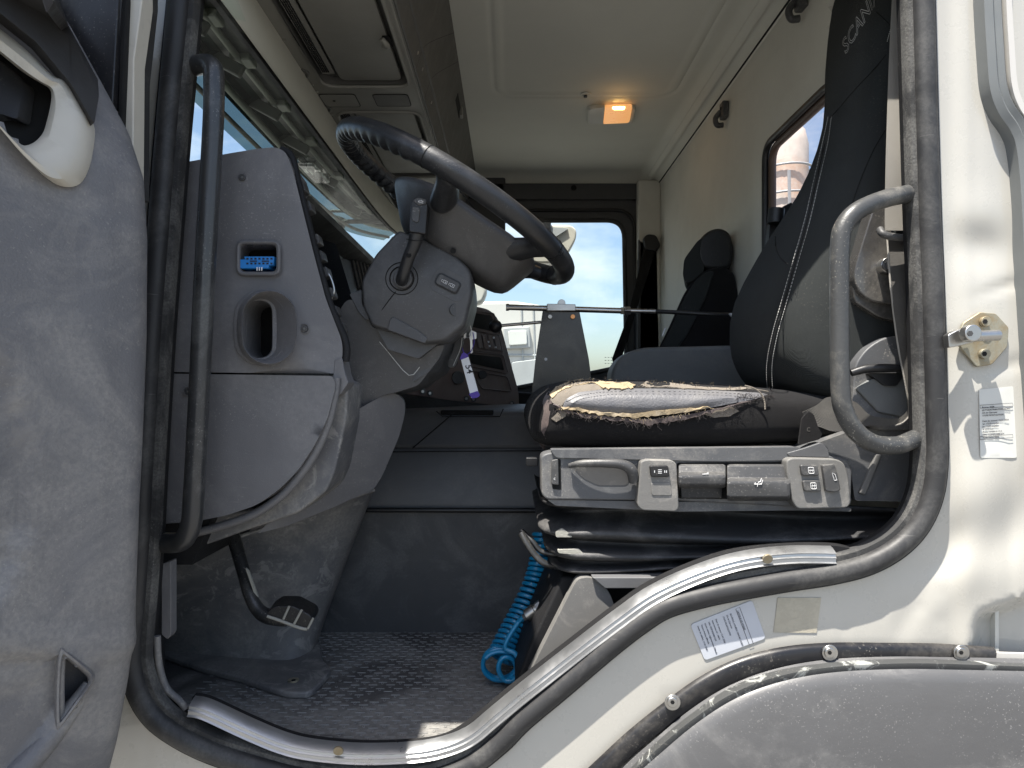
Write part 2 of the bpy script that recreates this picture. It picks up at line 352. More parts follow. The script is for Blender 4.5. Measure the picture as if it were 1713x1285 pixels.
def text(name, body, size, org, ux, uz, m, parent=None, outline=0, extr=.0001, proj=None, align='LEFT', shear=0, bold=0):
    c = bpy.data.curves.new('t', 'FONT'); c.body = body; c.size = size; c.align_x = align; c.shear = shear; c.offset = bold
    if outline: c.fill_mode = 'NONE'; c.bevel_depth = outline; c.resolution_u = 3; c.bevel_resolution = 1
    else: c.extrude = extr; c.resolution_u = 3
    t = bpy.data.objects.new('t', c); COL.objects.link(t)
    dg = bpy.context.evaluated_depsgraph_get(); me = bpy.data.meshes.new_from_object(t.evaluated_get(dg))
    bpy.data.objects.remove(t)
    ux = Vector(ux).normalized(); uz = Vector(uz).normalized(); un = ux.cross(uz).normalized(); org = Vector(org)
    v = []
    for q in me.vertices:
        w = org + ux * q.co.x + uz * q.co.y
        if proj: w = proj(w, q.co.z)
        else: w = w + un * q.co.z
        v.append(w)
    return link(name, v, [tuple(p.vertices) for p in me.polygons], m, parent, smooth=False)
def lerp(xs, ys, x):
    if x <= xs[0]: return ys[0]
    for i in range(1, len(xs)):
        if x <= xs[i]: 
            t = (x - xs[i - 1]) / (xs[i] - xs[i - 1]); return ys[i - 1] + (ys[i] - ys[i - 1]) * t
    return ys[-1]
def sstep(a, b, x):
    t = max(0, min(1, (x - a) / (b - a))); return t * t * (3 - 2 * t)
def gau(px, py, cx, cy, sx, sy, ang=0):
    c, s = math.cos(ang), math.sin(ang); x, y = px - cx, py - cy; u = x * c + y * s; w = -x * s + y * c
    return math.exp(-.5 * ((u / sx) ** 2 + (w / sy) ** 2))

# ============================================================ SETTING
g = link('ground', [(-400, -400, -1.75), (400, -400, -1.75), (400, 400, -1.75), (-400, 400, -1.75)], [(0, 1, 2, 3)], 'asph', smooth=False); g['kind'] = 'structure'

# ============================================================ CAB BODY
cab = thing('truck_cab', 'cream white truck cab seen through its open driver door', 'truck cab', (0, 1, -1.2))
# centre line of the fat door seal, as seen at the door plane
SEAL = [(316, -110), (307, -40), (302, 0), (283, 200), (267, 400), (255, 560), (248, 680), (241, 800), (236, 900), (229, 1000), (222, 1080), (224, 1120), (238, 1165), (262, 1200), (300, 1228), (350, 1253), (410, 1273), (500, 1297), (600, 1310), (700, 1306), (780, 1280), (835, 1240), (873, 1202), (940, 1146), (1020, 1078), (1075, 1036), (1116, 1012), (1180, 994), (1240, 982), (1320, 968), (1390, 957), (1450, 941), (1500, 913), (1535, 875), (1556, 825), (1563, 765), (1562, 700), (1557, 500), (1551, 350), (1545, 150), (1541, 0), (1538, -110)]
def offs(path, d, y=0, sm=6):
    pts = catmull([(a, b, 0) for a, b in path], sm); o = []
    for i in range(len(pts)):
        t = (pts[min(i + 1, len(pts) - 1)] - pts[max(i - 1, 0)]).normalized(); o.append((pts[i].x - t.y * d, pts[i].y + t.x * d))
    return o
opening = [(a, b) for a, b in offs(SEAL, 6, sm=3)]
def body_y(px, py):
    y = .004
    w = sstep(1585, 1625, px)
    y -= .010 * w                                             # pillar stands proud of the seal flange
    y += .005 * gau(px, py, 1628, 0, 9, 500) + .004 * gau(px, py, 1690, 1000, 8, 260)
    y += .016 * gau(px, py, 1640, 415, 34, 26, .3) - .005 * gau(px, py, 1640, 355, 30, 26)
    y += .007 * gau(px, py, 1684, 478, 34, 6, -.32)
    y += .006 * gau(px, py, 1690, 610, 30, 8, -.3)
    y -= .008 * gau(px, py, 1655, 820, 40, 40)
    y += .020 * gau(px, py, 1690, 880, 28, 60, .45) - .012 * gau(px, py, 1640, 850, 24, 60)
    y += .016 * gau(px, py, 1590, 905, 22, 38, .7)
    y -= .008 * gau(px, py, 1600, 980, 22, 50, .8)
    y -= .010 * gau(px, py, 1655, 960, 32, 30)
    r = sstep(1000, 1018, py - .35 * (1700 - px)) * sstep(1618, 1640, px - .2 * (1080 - py)); y += .05 * r
    y += .007 * gau(px, py, 1520, 1030, 14, 45, .5) + .003 * (sstep(1398, 1403, px) - sstep(1478, 1484, px)) * sstep(960, 990, py)
    y += .0035 * (gau(px, py, 1425, 995, 4, 4) + gau(px, py, 1415, 1052, 4, 4) + gau(px, py, 1575, 993, 4, 4) + gau(px, py, 1574, 1039, 4, 4) + gau(px, py, 1538, 1017, 4, 4))
    y += .004 * gau(px, py, 1550, 950, 30, 12, -.3)
    y += .006 * (1 - sstep(200, 260, px)) + .004 * gau(px, py, 246, 1262, 4, 40)
    y = .004 - .010 * w + (y - .004 + .010 * w - .05 * r) * .42 + .032 * r
    return y
outer = [(60, -120)] + [(60, 1500), (1900, 1500), (1900, -120), (1538 + 6, -120)] 
side = [(60, -160), (312, -160)] + opening + [(1538, -160), (1900, -160), (1900, 1500), (60, 1500)]
psheet('body_side', side, [], 9.5, body_y, 'paint', cab, solid=.006)
# strip above the opening and cab roof shell
zt = P(300, -108, 0).z
box('door_header', (0.0, .02, zt + .17), (2.0, .05, .34), 'paint', cab, .004)
box('roof', (.05, 1.0, 1.025), (1.35, 2.15, .05), 'paintw', cab, .01)
# fat rubber seal and flocked trim
prof = [(.021 * math.cos(a), -.004 - .015 * math.sin(a)) for a in [math.pi * i / 10 for i in range(11)]] + [(-.021, .012), (.021, .012)]
prof2 = [(a * .78, b) for a, b in prof]
sweep('door_seal', offs(SEAL, 1), [(-a * .77, b) for a, b in prof], 'rubber', cab, y=0, pre=True)
pf = [(.008, .012), (.008, -.002), (.005, -.007), (-.005, -.007), (-.008, -.002), (-.008, .012)]
sweep('seal_trim', offs(SEAL, -21.5), [(a_ * .85, b_) for a_, b_ in pf], 'trimrub', cab, y=.004, pre=True)
sweep('seal_lip', offs(SEAL, 17), [(.0025, .004), (.003, -.007), (-.002, -.007), (-.0035, .004)], 'black', cab, y=.0, pre=True)
# inner flange of the opening, leading into the cab
sweep('opening_flange', offs(SEAL, -30), [(0, 0), (-.001, .018), (.01, .018), (.012, 0)], 'dash_dark', cab, y=.012, pre=True)
# door seal on the pillar edge at the upper right (rear edge of the door shut)
R2 = [(1652, -110), (1654, 0), (1659, 90), (1664, 150), (1676, 185), (1696, 215), (1708, 250), (1716, 330), (1726, 520), (1745, 800)]
sweep('pillar_seal', R2, [(-.012, .01), (-.012, -.012), (-.006, -.018), (.002, -.014), (.006, -.017), (.016, -.012), (.018, .01)], 'silver', cab, y=-.014)
sweep('pillar_seal_edge', [(a + 22, b) for a, b in R2], [(-.004, .01), (-.004, -.016), (.005, -.016), (.005, .01)], 'paintw', cab, y=-.016)
# ---- sill plate
SILL = [(318, 1184), (345, 1190), (412, 1221), (470, 1245), (520, 1257), (600, 1264), (680, 1262), (735, 1254), (785, 1235), (830, 1199), (881, 1157), (973, 1085), (1040, 1034), (1095, 996), (1169, 962), (1240, 940), (1320, 930), (1396, 930)]
sp = [(.0125, .014), (.0125, -.004), (.0105, -.0065), (.0085, -.004), (.004, -.0045), (.002, -.007), (0, -.0045), (-.003, -.0045), (-.005, -.007), (-.007, -.0045), (-.0115, .004), (-.0135, .012)]
sp = [(a * .98, b + .18 * (-a)) for a, b in sp]
sill = sweep('sill_plate', SILL, sp, 'alu', cab, y=-.004)
for q in ((566, 1256), (1284, 935)):
    cyl('rivet', P(q[0], q[1], -.013), (0, 1, .3), .008, .004, 'brass', sill)
sweep('sill_rubber', [(a + dx, b + dy) for (a, b), (dx, dy) in zip(SILL, [(4, -14)] * 8 + [(-8, -14)] * 8 + [(0, -13)] * 2)] + [(1440, 925), (1466, 912), (1500, 900)], [(.004, .01), (.004, -.002), (-.004, -.002), (-.006, .012)], 'dash_dark', cab, y=.012)
# ---- wheel arch
GA = [(960, 1330), (1010, 1283), (1062, 1235), (1122, 1187), (1180, 1146), (1240, 1117), (1310, 1099), (1385, 1092), (1480, 1092), (1560, 1093), (1612, 1096), (1660, 1099)]
gas = sweep('arch_gasket', GA, [(.017, .0), (.016, -.006), (.012, -.009), (-.010, -.009), (-.014, -.006), (-.016, 0)], 'gasket', cab, y=-.006)
sweep('arch_strip', [(1655, 1096), (1720, 1098), (1900, 1103)], [(.014, .0), (.014, -.006), (-.006, -.006), (-.006, 0)], 'paintw', cab, y=-.004)
LI = [(1010, 1345), (1050, 1298), (1100, 1250), (1160, 1200), (1225, 1158), (1300, 1131), (1390, 1117), (1500, 1112), (1600, 1114), (1713, 1118), (1900, 1124)]
sweep('arch_lip', LI, [(.018, .0), (.016, -.012), (-.006, -.030), (-.014, -.030), (-.014, 0)], 'lip', cab, y=-.008)
FE = [(1020, 1350), (1062, 1302), (1112, 1258), (1170, 1210), (1235, 1170), (1310, 1143), (1395, 1128), (1500, 1123), (1600, 1124), (1713, 1126), (1900, 1130)]
rings = []
fpts = catmull([(a, b, 0) for a, b in FE], 5)
for k_, (dn, dy) in enumerate([(.012, .02), (.003, 0), (-.004, -.007), (-.014, -.010), (-.05, -.016), (-.12, -.020), (-.25, -.024), (-.42, -.024)]):
    r = []
    for i, p in enumerate(fpts):
        t = (fpts[min(i + 1, len(fpts) - 1)] - fpts[max(i - 1, 0)]).normalized(); t = (t + Vector((.0, 0, 0))).normalized()
        nn = Vector((t.y, -t.x, 0)) if abs(dn) < .03 else Vector((0.12, -1, 0)).normalized()
        w = P(p.x, p.y, -.034); r.append(w + Vector((nn.x * dn, dy, -nn.y * dn)))
    rings.append(r)
loft('wheel_arch', rings, 'fender', cab, caps=False, closed=False, solid=.004)
for i, q in enumerate(((1125, 1175), (1388, 1092), (1608, 1092))):
    s = cyl('screw', P(q[0], q[1], -.018), (0, 1, 0), .0125, .004, 'steel', cab, bevel=.0012)
    cyl('screw_head', P(q[0], q[1], -.0215), (0, 1, 0), .0085, .005, 'steel', s, bevel=.002)
    cyl('screw_socket', P(q[0], q[1], -.0241), (0, 1, 0), .0034, .001, 'void', s, seg=6, bevel=0)

# ============================================================ INTERIOR SHELL
XW = .660
def ysheet(name, outer, holes, sp, mp, m, parent, solid=.01, **k):
    v, f = sheet(outer, holes, sp); vv = [mp(a, b) for a, b in v]; return link(name, vv, f, m, parent, solid=solid, soff=0, **k)
# ceiling
def ceil_z(x, y):
    z = .962
    hx0, hx1, hy1 = -.05, .535, 1.15
    d = min(x - hx0, hx1 - x, hy1 - y)
    # groove around the hatch
    cx = max(hx0 + .07 - x, x - (hx1 - .07), 0); cy = max(y - (hy1 - .07), 0)
    dd = .07 - math.hypot(cx, cy) if (cx > 0 and cy > 0) else d
    z += .004 * math.exp(-(dd / .006) ** 2) + .0035 * sstep(.02, .034, dd) 
    return z
box_c = [(-.16, .0), (.60, .0), (.60, 1.95), (-.16, 1.95)]
nx, ny = 150, 260; vv = []; ff = []
for j in range(ny + 1):
    for i in range(nx + 1):
        x = -.18 + .80 * i / nx; y = 0.03 + 1.93 * j / ny; z = ceil_z(x, y)
        z -= .035 * sstep(.56, .62, x) ** 2 + .02 * sstep(1.88, 1.96, y) ** 2; vv.append((x, y, z))
for j in range(ny):
    for i in range(nx): a = j * (nx + 1) + i; ff.append((a, a + 1, a + nx + 2, a + nx + 1))
link('ceiling', vv, ff, 'ceil', cab)
cyl('ceiling_plug', (.245, 1.13, .957), (0, 0, 1), .006, .006, 'black', cab)
cyl('ceiling_boss', (.245, 1.13, .962), (0, 0, 1), .018, .004, 'ceil', cab)
# cove: ceiling to rear wall, ceiling to far side
def covep(path, ext, name, m):
    link(name, [p for e in ext for p in [Vector(q) for q in (path(e))]], [(i * len(path(0)) + j, i * len(path(0)) + j + 1, (i + 1) * len(path(0)) + j + 1, (i + 1) * len(path(0)) + j) for i in range(len(ext) - 1) for j in range(len(path(0)) - 1)], m, cab, solid=.004)
covep(lambda y: [(.60, y, .945), (.622, y, .938), (.645, y, .925), (.655, y, .915), (.668, y, .906)], [.0, .5, 1.0, 1.5, 1.9, 1.99], 'roof_cove', 'ceil')
box('cove_seam', (.653, 1.0, .913), (.006, 1.98, .004), 'void', cab, 0)
covep(lambda x: [(x, 1.93, .952), (x, 1.955, .94), (x, 1.972, .915), (x, 1.975, .895)], [-.5, 0, .4, .64], 'side_cove', 'ceil')
# rear wall with window
wy0, wy1, wz0, wz1 = .325, .715, .12, .648
def rw(y, z):
    x = XW
    x += .004 * math.exp(-((z - (.865 - .05 * sstep(1.2, 1.75, y))) / .006) ** 2)
    dy = max(wy0 - y, y - wy1, 0); dz = max(wz0 - z, z - wz1, 0); d = math.hypot(dy, dz)
    x += .012 * (1 - sstep(.0, .035, d)); x += .004 * math.exp(-((math.hypot(y - 1.85, z - .55) - .32) / .006) ** 2) * (y > 1.45)
    x += .13 * (1 - sstep(.285, .315, y))
    return Vector((x, y, z))
wo = rnd([(wy0, wz0), (wy1, wz0), (wy1, wz1), (wy0, wz1)], .05, 8)
ysheet('rear_wall', [(.015, -.70), (1.98, -.70), (1.98, .915), (.015, .915)], [wo], .022, rw, 'wall', cab, .006)
wf = thing('rear_window', 'small rounded rear cab window with brown rubber frame behind the driver seat', 'window', (XW, .4, .1))
wr = [Vector((XW + .014, a, b)) for a, b in wo]
tube('frame', wr, .009, 'black', wf, closed=True, sm=0)
tube('frame_seal', [Vector((XW + .028, a, b)) for a, b in rnd([(wy0 + .012, wz0 + .012), (wy1 - .012, wz0 + .012), (wy1 - .012, wz1 - .012), (wy0 + .012, wz1 - .012)], .045, 8)], .010, mat('brown rubber', (.10, .065, .05), .5), wf, closed=True, sm=0)
link('pane', [(XW + .034, wy0, wz0), (XW + .034, wy1, wz0), (XW + .034, wy1, wz1), (XW + .034, wy0, wz1)], [(0, 1, 2, 3)], 'glassr', wf, smooth=False)
# outer rear shell
# floor pan, front bulkhead, far side lower wall
box('floor_pan', (-.05, 1.0, -.625), (1.45, 1.96, .04), 'dash_dark', cab, 0)
box('front_bulkhead', (-.80, 1.0, -.15), (.04, 1.98, .95), 'dash_dark', cab, 0)
box('front_corner', (-.70, .07, .0), (.20, .05, 1.2), 'dash_dark', cab, 0)

# ---- far side with the passenger door
pd = thing('passenger_door', 'closed passenger door with black trim and large window at the far side', 'door', (.1, 1.99, -.6))
fo = [(-.86, -.7), (XW, -.7), (XW, .93), (-.86, .93)]
def pw(px, py): q = P(px, py, 1.965); return (q.x, q.z)
win = rnd([pw(560, 700), pw(560, 372), pw(1043, 370), pw(1047, 612), pw(1000, 622), pw(870, 648)], [.02, .05, .08, .05, .02, .02], 8)
mpf = lambda x, z: Vector((x, 1.965, z))
ysheet('inner_panel', [(.0 - .62, -.7), (.652, -.7), (.652, .86), (-.62, .86)], [win], 0, mpf, 'fdoor', pd, .02)
box('upper_trim', (.23, 1.955, .885), (.83, .03, .072), 'fdoor', pd, .004)
cyl('trim_plug', (.232 + .05, 1.938, .9), (0, 1, 0), .012, .006, 'void', pd)
fr = [Vector((a, 1.948, b)) for a, b in rnd([pw(540, 730), pw(540, 355), pw(1060, 353), pw(1064, 630), pw(1000, 640), pw(870, 668)], [.02, .05, .09, .06, .02, .02], 8)]
tube('window_seal', fr, .007, 'black', pd, closed=True, sm=0)
tube('window_channel', [Vector((a, 1.953, b)) for a, b in win], .010, 'rubber', pd, closed=True, sm=0)
link('pane', [mpf(a, b) + Vector((0, .012, 0)) for a, b in win], [tuple(range(len(win)))], 'glass', pd, smooth=False)
box('door_ledge', (-.05, 1.90, -.02), (.75, .12, .05), 'dash_dark', pd, .008, rotm=Matrix.Rotation(.08, 3, 'Y'))
a = Acc()
for i in range(3):
    for j in range(3): a.box(P(1013 + j * 5, 598 + i * 5, 1.966), (.0035, 0, 0), (0, .0003, 0), (0, 0, .0012))
a.link('etched_mark', 'truckgrey', pd, smooth=False)
box('far_pillar', (.61, 1.93, .30), (.10, .06, 1.25), 'wall', cab, .01)
box('far_upper_rail', (-.22, 1.96, .80), (.40, .04, .30), 'fdoor', cab, .01)
# far A-pillar and outer front shell above the windscreen
tube('far_windscreen_pillar', [(-.49, 1.93, .66), (-.58, 1.95, .55), (-.74, 1.96, .33), (-.80, 1.97, .1)], .035, 'dash_dark', cab)
# ---- windscreen
ws = thing('windscreen', 'raked curved windscreen above the dashboard', 'windscreen', (-.7, 1, .3))
vv = []; ff = []
for j in range(21):
    y = .02 + 1.95 * j / 20; c = .05 * (abs(j - 10) / 10) ** 4
    for k_ in range(2): vv.append(((-.50 + c, -.80 + c)[k_], y, (.655, .34)[k_]))
for j in range(20): ff.append((2 * j, 2 * j + 1, 2 * j + 3, 2 * j + 2))
link('pane', vv, ff, 'glass', ws)
HD = [(-.487, -.02), (-.487, .6), (-.487, 1.1), (-.484, 1.4), (-.47, 1.65), (-.43, 1.85), (-.36, 1.97)]
def along(sec, path=HD, dz=lambda y: 0):
    pts = catmull([(x, y, 0) for x, y in path], 6); return [[Vector((p.x + sx, p.y, sz + dz(p.y))) for sx, sz in sec] for p in pts]
loft('upper_seal', along([(-.012, .655), (-.004, .640), (.006, .640), (.010, .655)]), 'black', ws)
tv, tf = [], []
# ---- header trim and overhead console
oh = thing('overhead_console', 'grey overhead storage console with lids above the windscreen', 'overhead console', (-.3, .8, .7))
loft('header_trim', along([(.006, .650), (.013, .642), (.020, .655), (.018, .70), (.006, .744), (-.02, .748)]), 'beige', oh)
A_ = Vector((-.484, 0, .745)); B_ = Vector((-.2285, 0, .7455)); UW = (B_ - A_).length; un = Vector((B_.z - A_.z, 0, -(B_.x - A_.x))).normalized()
def oc(u, y, off=0): return A_ + (B_ - A_) * u + Vector((0, y, 0)) + un * off
lid1 = rnd([(.12 * UW, .03), (.95 * UW, .03), (.95 * UW, .575), (.12 * UW, .575)], [.0, .0, .035, .04], 8)
lid2 = rnd([(.08 * UW, .725), (.95 * UW, .725), (.95 * UW, 1.28), (.08 * UW, 1.28)], .04, 8)
lid3 = rnd([(.08 * UW, 1.42), (.95 * UW, 1.42), (.95 * UW, 1.85), (.08 * UW, 1.85)], .04, 8)
ysheet('under_panel', [(-.004, .02), (UW, .02), (UW, 1.96), (-.004, 1.96)], [lid1, lid2, lid3], 0, lambda a, b: oc(a / UW, b), 'console', oh, .006)
for li, lidp in enumerate((lid1, lid2, lid3)):
    us = [p[0] for p in lidp]; ys = [p[1] for p in lidp]; u0, u1, y0, y1 = min(us), max(us), min(ys), max(ys)
    n_ = len(lidp)
    vv = [oc(a / UW, b, .0) for a, b in lidp] + [oc(a / UW, b, -.022) for a, b in lidp]
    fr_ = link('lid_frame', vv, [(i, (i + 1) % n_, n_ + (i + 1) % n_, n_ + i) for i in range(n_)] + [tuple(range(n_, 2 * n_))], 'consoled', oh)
    tube('lid_rim', [oc(a / UW, b, .003) for a, b in lidp], .0045, 'console', oh, closed=True, sm=0, seg=8)
    gx = .046
    lp = rnd([(u0 + gx, y0 + .0), (u1 - .018, y0 + .0), (u1 - .018, y1 - .018), (u0 + gx, y1 - .018)], [0, .02, .02, .02] if li == 0 else .02, 6)
    vv = [oc(a / UW, b, -.004) for a, b in lp] + [oc(a / UW, b, -.014) for a, b in lp]; n_ = len(lp)
    lid = link('lid', vv, [tuple(range(n_)), tuple(range(n_, 2 * n_))] + [(i, (i + 1) % n_, n_ + (i + 1) % n_, n_ + i) for i in range(n_)], 'console', oh, bevel=.002)
    yh = y0 + (y1 - y0) * (.62 if li == 0 else .5)
    vv = [oc((u1 - .028) / UW, yh - .022, -.003), oc((u1 - .012) / UW, yh - .022, -.003), oc((u1 - .012) / UW, yh + .022, -.003), oc((u1 - .028) / UW, yh + .022, -.003)]
    link('lid_notch', vv, [(0, 1, 2, 3)], 'void', lid, solid=.002)
    tube('lid_catch', [oc((u1 - .030) / UW, yh - .016, .0), oc((u1 - .020) / UW, yh, .008), oc((u1 - .030) / UW, yh + .016, .0)], .006, 'console', lid)
    gr = link('vent_strip', [oc((u0 + .010) / UW, y0 + .03, -.008), oc((u0 + gx - .006) / UW, y0 + .03, -.008), oc((u0 + gx - .006) / UW, y1 - .05, -.008), oc((u0 + .010) / UW, y1 - .05, -.008)], [(0, 1, 2, 3)], 'console', oh, solid=.002)
    a = Acc(); yy = y0 + .035
    while yy < y1 - .055:
        for k_ in range(4): a.box(oc((u0 + .014 + k_ * .0045) / UW, yy, -.0055), (B_ - A_).normalized() * .0014, (0, .0026, 0), un * .0012)
        yy += .008
    a.link('vent_holes', 'void', gr, smooth=False)
for nm, c, w, h, mm in (('cover_plate', .20, .09, .075, 'console'), ('speaker_grille', .72, .088, .070, 'consoled')):
    lp = rnd([(c * UW - w / 2, .652 - h / 2), (c * UW + w / 2, .652 - h / 2), (c * UW + w / 2, .652 + h / 2), (c * UW - w / 2, .652 + h / 2)], .010, 5)
    tube('plate_groove', [oc(a / UW, b, .0035) for a, b in lp], .0012, 'void', oh, closed=True, sm=0, seg=6)
    link(nm, [oc(a / UW, b, .0042) for a, b in lp], [tuple(range(len(lp)))], mm, oh, smooth=False)
cyl('plate_hole', oc(.14, .652, .005), un, .0035, .001, 'void', oh, bevel=0)
for yy in (.35, .56, .60, .74): cyl('panel_screw', oc(.03, yy, .004), un, .003, .003, 'steel', oh, bevel=0)
for yy in (.50, .70): 
    tube('clip_recess', [oc(.02, yy - .02, .001), oc(.05, yy, .002), oc(.02, yy + .02, .001)], .005, 'consoled', oh)
# edge rail and rear face of console
tube('edge_rail', [oc(1.0, .03, .0), oc(1.0, 1.95, .0)], .0045, 'console', oh, sm=0)
tube('edge_rail_outer', [oc(1.035, .03, -.001), oc(1.035, 1.95, -.001)], .0035, 'consoled', oh, sm=0)
C1 = Vector((-.221, 0, .748)); C2 = Vector((-.150, 0, .967)); fn = Vector((C2.z - C1.z, 0, -(C2.x - C1.x))).normalized()
fc = lambda u, y, off=0: C1 + (C2 - C1) * u + Vector((0, y, 0)) + fn * off
pock = rnd([(.34, .05), (.93, .05), (.93, .42), (.50, .36)], .04, 5)
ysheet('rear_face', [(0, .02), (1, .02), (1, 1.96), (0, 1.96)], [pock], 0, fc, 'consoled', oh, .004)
pk = [fc(a, b) for a, b in pock]; n_ = len(pk)
link('pocket', pk + [p - fn * .07 for p in pk], [(i, (i + 1) % n_, n_ + (i + 1) % n_, n_ + i) for i in range(n_)] + [tuple(range(n_, 2 * n_))], 'black', oh)
tube('pocket_rail', [fc(.62, .05, -.01), fc(.66, .40, -.012)], .006, 'consoled', oh)
for y0 in (.50, .66): 
    tube('face_seam', [fc(0.02, y0, .001), fc(.22, y0, .001), fc(.45, y0 + .06, .001), fc(.97, y0 + .24, .001)], .0013, 'void', oh, sm=3, seg=6)
tube('face_rib', [fc(.22, .03, .0), fc(.22, 1.9, .0)], .006, 'consoled', oh, sm=0)
for yy in (.47, .55, .74): cyl('face_screw', fc(.12, yy, .002), fn, .004, .003, 'steel', oh, bevel=0)
a = Acc(); a.box(fc(.76, 1.10, .002), (C2 - C1).normalized() * .012, (0, .07, 0), fn * .001); a.link('latch_slot', 'void', oh, smooth=False)
box('latch', fc(.78, 1.16, .006), (.01, .035, .03), 'console', oh, .003)

# ---- exterior sun visor with rails
vs = thing('sun_visor', 'smoked exterior sun visor with bracket rails outside the windscreen top', 'sun visor', (-.7, 1, .7))
VP_ = [(-.58, -.12), (-.60, .6), (-.60, 1.4), (-.56, 2.0), (-.42, 2.22)]
loft('acrylic', along([(-.20, .735), (-.19, .730), (.0, .85), (-.01, .86)], VP_), 'smoke', vs)
loft('roof_shelf', along([(-.155, .785), (-.10, .80), (.05, .80), (.10, .80), (.10, .84), (-.155, .80)], VP_), 'visor', vs)
tube('rail', [(x - .02 - .10, y, .775) for x, y in VP_], .010, 'visorl', vs)
tube('rail', [(x - .165, y, .745) for x, y in VP_], .007, 'visor', vs)
tube('rail', [(x - .045, y, .79) for x, y in VP_], .008, 'visorl', vs)
for y in (.14, .33, .52, .78, 1.05, 1.4, 1.8):
    box('bracket', (-.70, y, .79), (.16, .016, .03), 'visor', vs, .004, rotm=Matrix.Rotation(.5, 3, 'Y'))
    box('bracket_foot', (-.64, y + .03, .80), (.05, .05, .03), 'visorl', vs, .004)
lm = box('marker_lamp', (-.66, 1.22, .745), (.06, .20, .03), 'lensclear', vs, .01)
cyl('lamp_bulb', (-.66, 1.18, .745), (0, 0, 1), .012, .02, 'white', lm); cyl('lamp_bulb', (-.66, 1.27, .745), (0, 0, 1), .012, .02, 'white', lm)
tag(tube('washer_arm', [(-.80, 2.06, .58), (-.81, 2.07, .70), (-.78, 2.08, .80)], [.022, .03, .03], 'visor'), 'curved grey mirror arm outside the far windscreen corner', 'mirror arm')

# ============================================================ DASHBOARD
ds = thing('dashboard', 'dark grey worn dashboard with end panel facing the open door', 'dashboard', (-.5, 1, -.3))
sec = [(-.82, .36), (-.62, .425), (-.46, .445), (-.447, .438), (-.452, .425), (-.50, .40), (-.52, .30), (-.50, .10), (-.46, .02), (-.46, -.08), (-.55, -.30), (-.82, -.30)]
pts = [.09, .3, .6, .9, 1.2, 1.5, 1.95]
loft('dash_body', [[Vector((x, y, min(z, .33 + .25 * y if y < .45 else 9))) for x, z in sec] for y in [.09, .2, .3, .44] + pts[2:]], 'dash_dark', ds)
# end panel (upper) with plug opening and duct mouth
EP = rnd([(298, 273), (330, 268), (375, 258), (430, 249), (461, 246), (478, 254), (490, 285), (505, 345), (525, 425), (545, 500), (573, 572), (573, 600), (562, 625), (420, 624), (284, 622), (288, 450)], [3, 10, 10, 10, 10, 14, 10, 10, 10, 10, 16, 10, 6, 0, 3, 0], 5)
plug = rect(432.5, 432, 60, 45, 0, 9)
throat = rect(434, 551, 44, 96, 0, 21.9, 8)
def ep_y(px, py): return .052 + .00008 * (px - 290) + .02 * sstep(480, 580, px)
psheet('end_panel', EP, [plug, throat], 16, ep_y, 'dash', ds, solid=.16, bevel=.006, seg=4, ang=60)
# plug bezel
tube('plug_bezel', [P(a, b, .058) for a, b in rect(432.5, 432, 68, 53, 0, 11)], .0035, 'dash', ds, closed=True, sm=0, seg=8)
prism('plug_recess', rect(432, 432, 74, 60, 0, 6), .11, 'void', ds, dv=(0, .01, 0), bevel=0)
pl = box('diagnostic_plug', P(434, 446, .085), (.050, .05, .016), 'bluec', ds, .002)
prism('plug_face', [(408, 429), (459, 429), (457, 444), (411, 444)], .060, 'bluec', pl, dv=(0, .02, 0), bevel=.001)
a = Acc()
for r_ in range(2):
    for c_ in range(7): a.box(P(414 + c_ * 6.7, 433 + r_ * 8, .0597), (.0017, 0, 0), (0, .0006, 0), (0, 0, .0014))
for c_ in range(2): a.box(P(424 + c_ * 20, 437, .0596), (.006, 0, 0), (0, .0006, 0), (0, 0, .0009))
a.link('plug_pins', 'ink', pl, smooth=False)
a = Acc()
for c_ in range(3): a.box(P(430 + c_ * 4, 450, .0595), (.0009, 0, 0), (0, .0006, 0), (0, 0, .003))
a.link('plug_marks', 'icon', pl, smooth=False)
prism('plug_tabs', rect(418, 411, 9, 2.5), .055, 'void', ds, dv=(0, .002, 0), bevel=0)
prism('plug_tabs', rect(441, 411, 9, 2.5), .055, 'void', ds, dv=(0, .002, 0), bevel=0)
# duct mouth
def cap(cx, cy, w, h, y, n=40):
    r = w / 2; o = []
    for i in range(n):
        t = 2 * math.pi * i / n; x = math.cos(t) * r; z = math.sin(t) * r; z += (h / 2 - r) * (1 if math.sin(t) > 0 else -1) * min(1, abs(math.sin(t)) * 3)
        o.append(P(cx + x, cy + z, y))
    return o
duct = loft('air_duct', [cap(443, 549, 104, 128, .066), cap(446, 549, 100, 126, .050), cap(449, 548, 95, 126, .034), cap(450, 548, 91, 122, .031), cap(448, 548, 84, 116, .036), cap(440, 550, 58, 104, .058), cap(434, 551, 44, 96, .075), cap(434, 551, 43, 95, .14)], 'dash', ds, caps=False)
loft('duct_base', [cap(436, 549, 92, 124, .066), cap(436, 549, 90, 122, .052), cap(438, 549, 80, 110, .050)], 'dash', ds, caps=False)
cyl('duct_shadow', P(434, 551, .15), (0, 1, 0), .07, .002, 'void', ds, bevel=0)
for q in ((405, 297), (509, 550), (315, 655)):
    s = tube('screw_recess', [P(q[0] + 8 * math.cos(t), q[1] + 8 * math.sin(t), .051 + .0001 * (q[0] - 290)) for t in [2 * math.pi * i / 16 for i in range(16)]], .0014, 'dash', ds, closed=True, sm=0, seg=6)
    cyl('screw_head', P(q[0], q[1], ep_y(*q) - .001), (0, 1, 0), .0058, .004, 'switch', s); cyl('screw_socket', P(q[0], q[1], ep_y(*q) - .0032), (0, 1, 0), .002, .001, 'steel', s, seg=6, bevel=0)
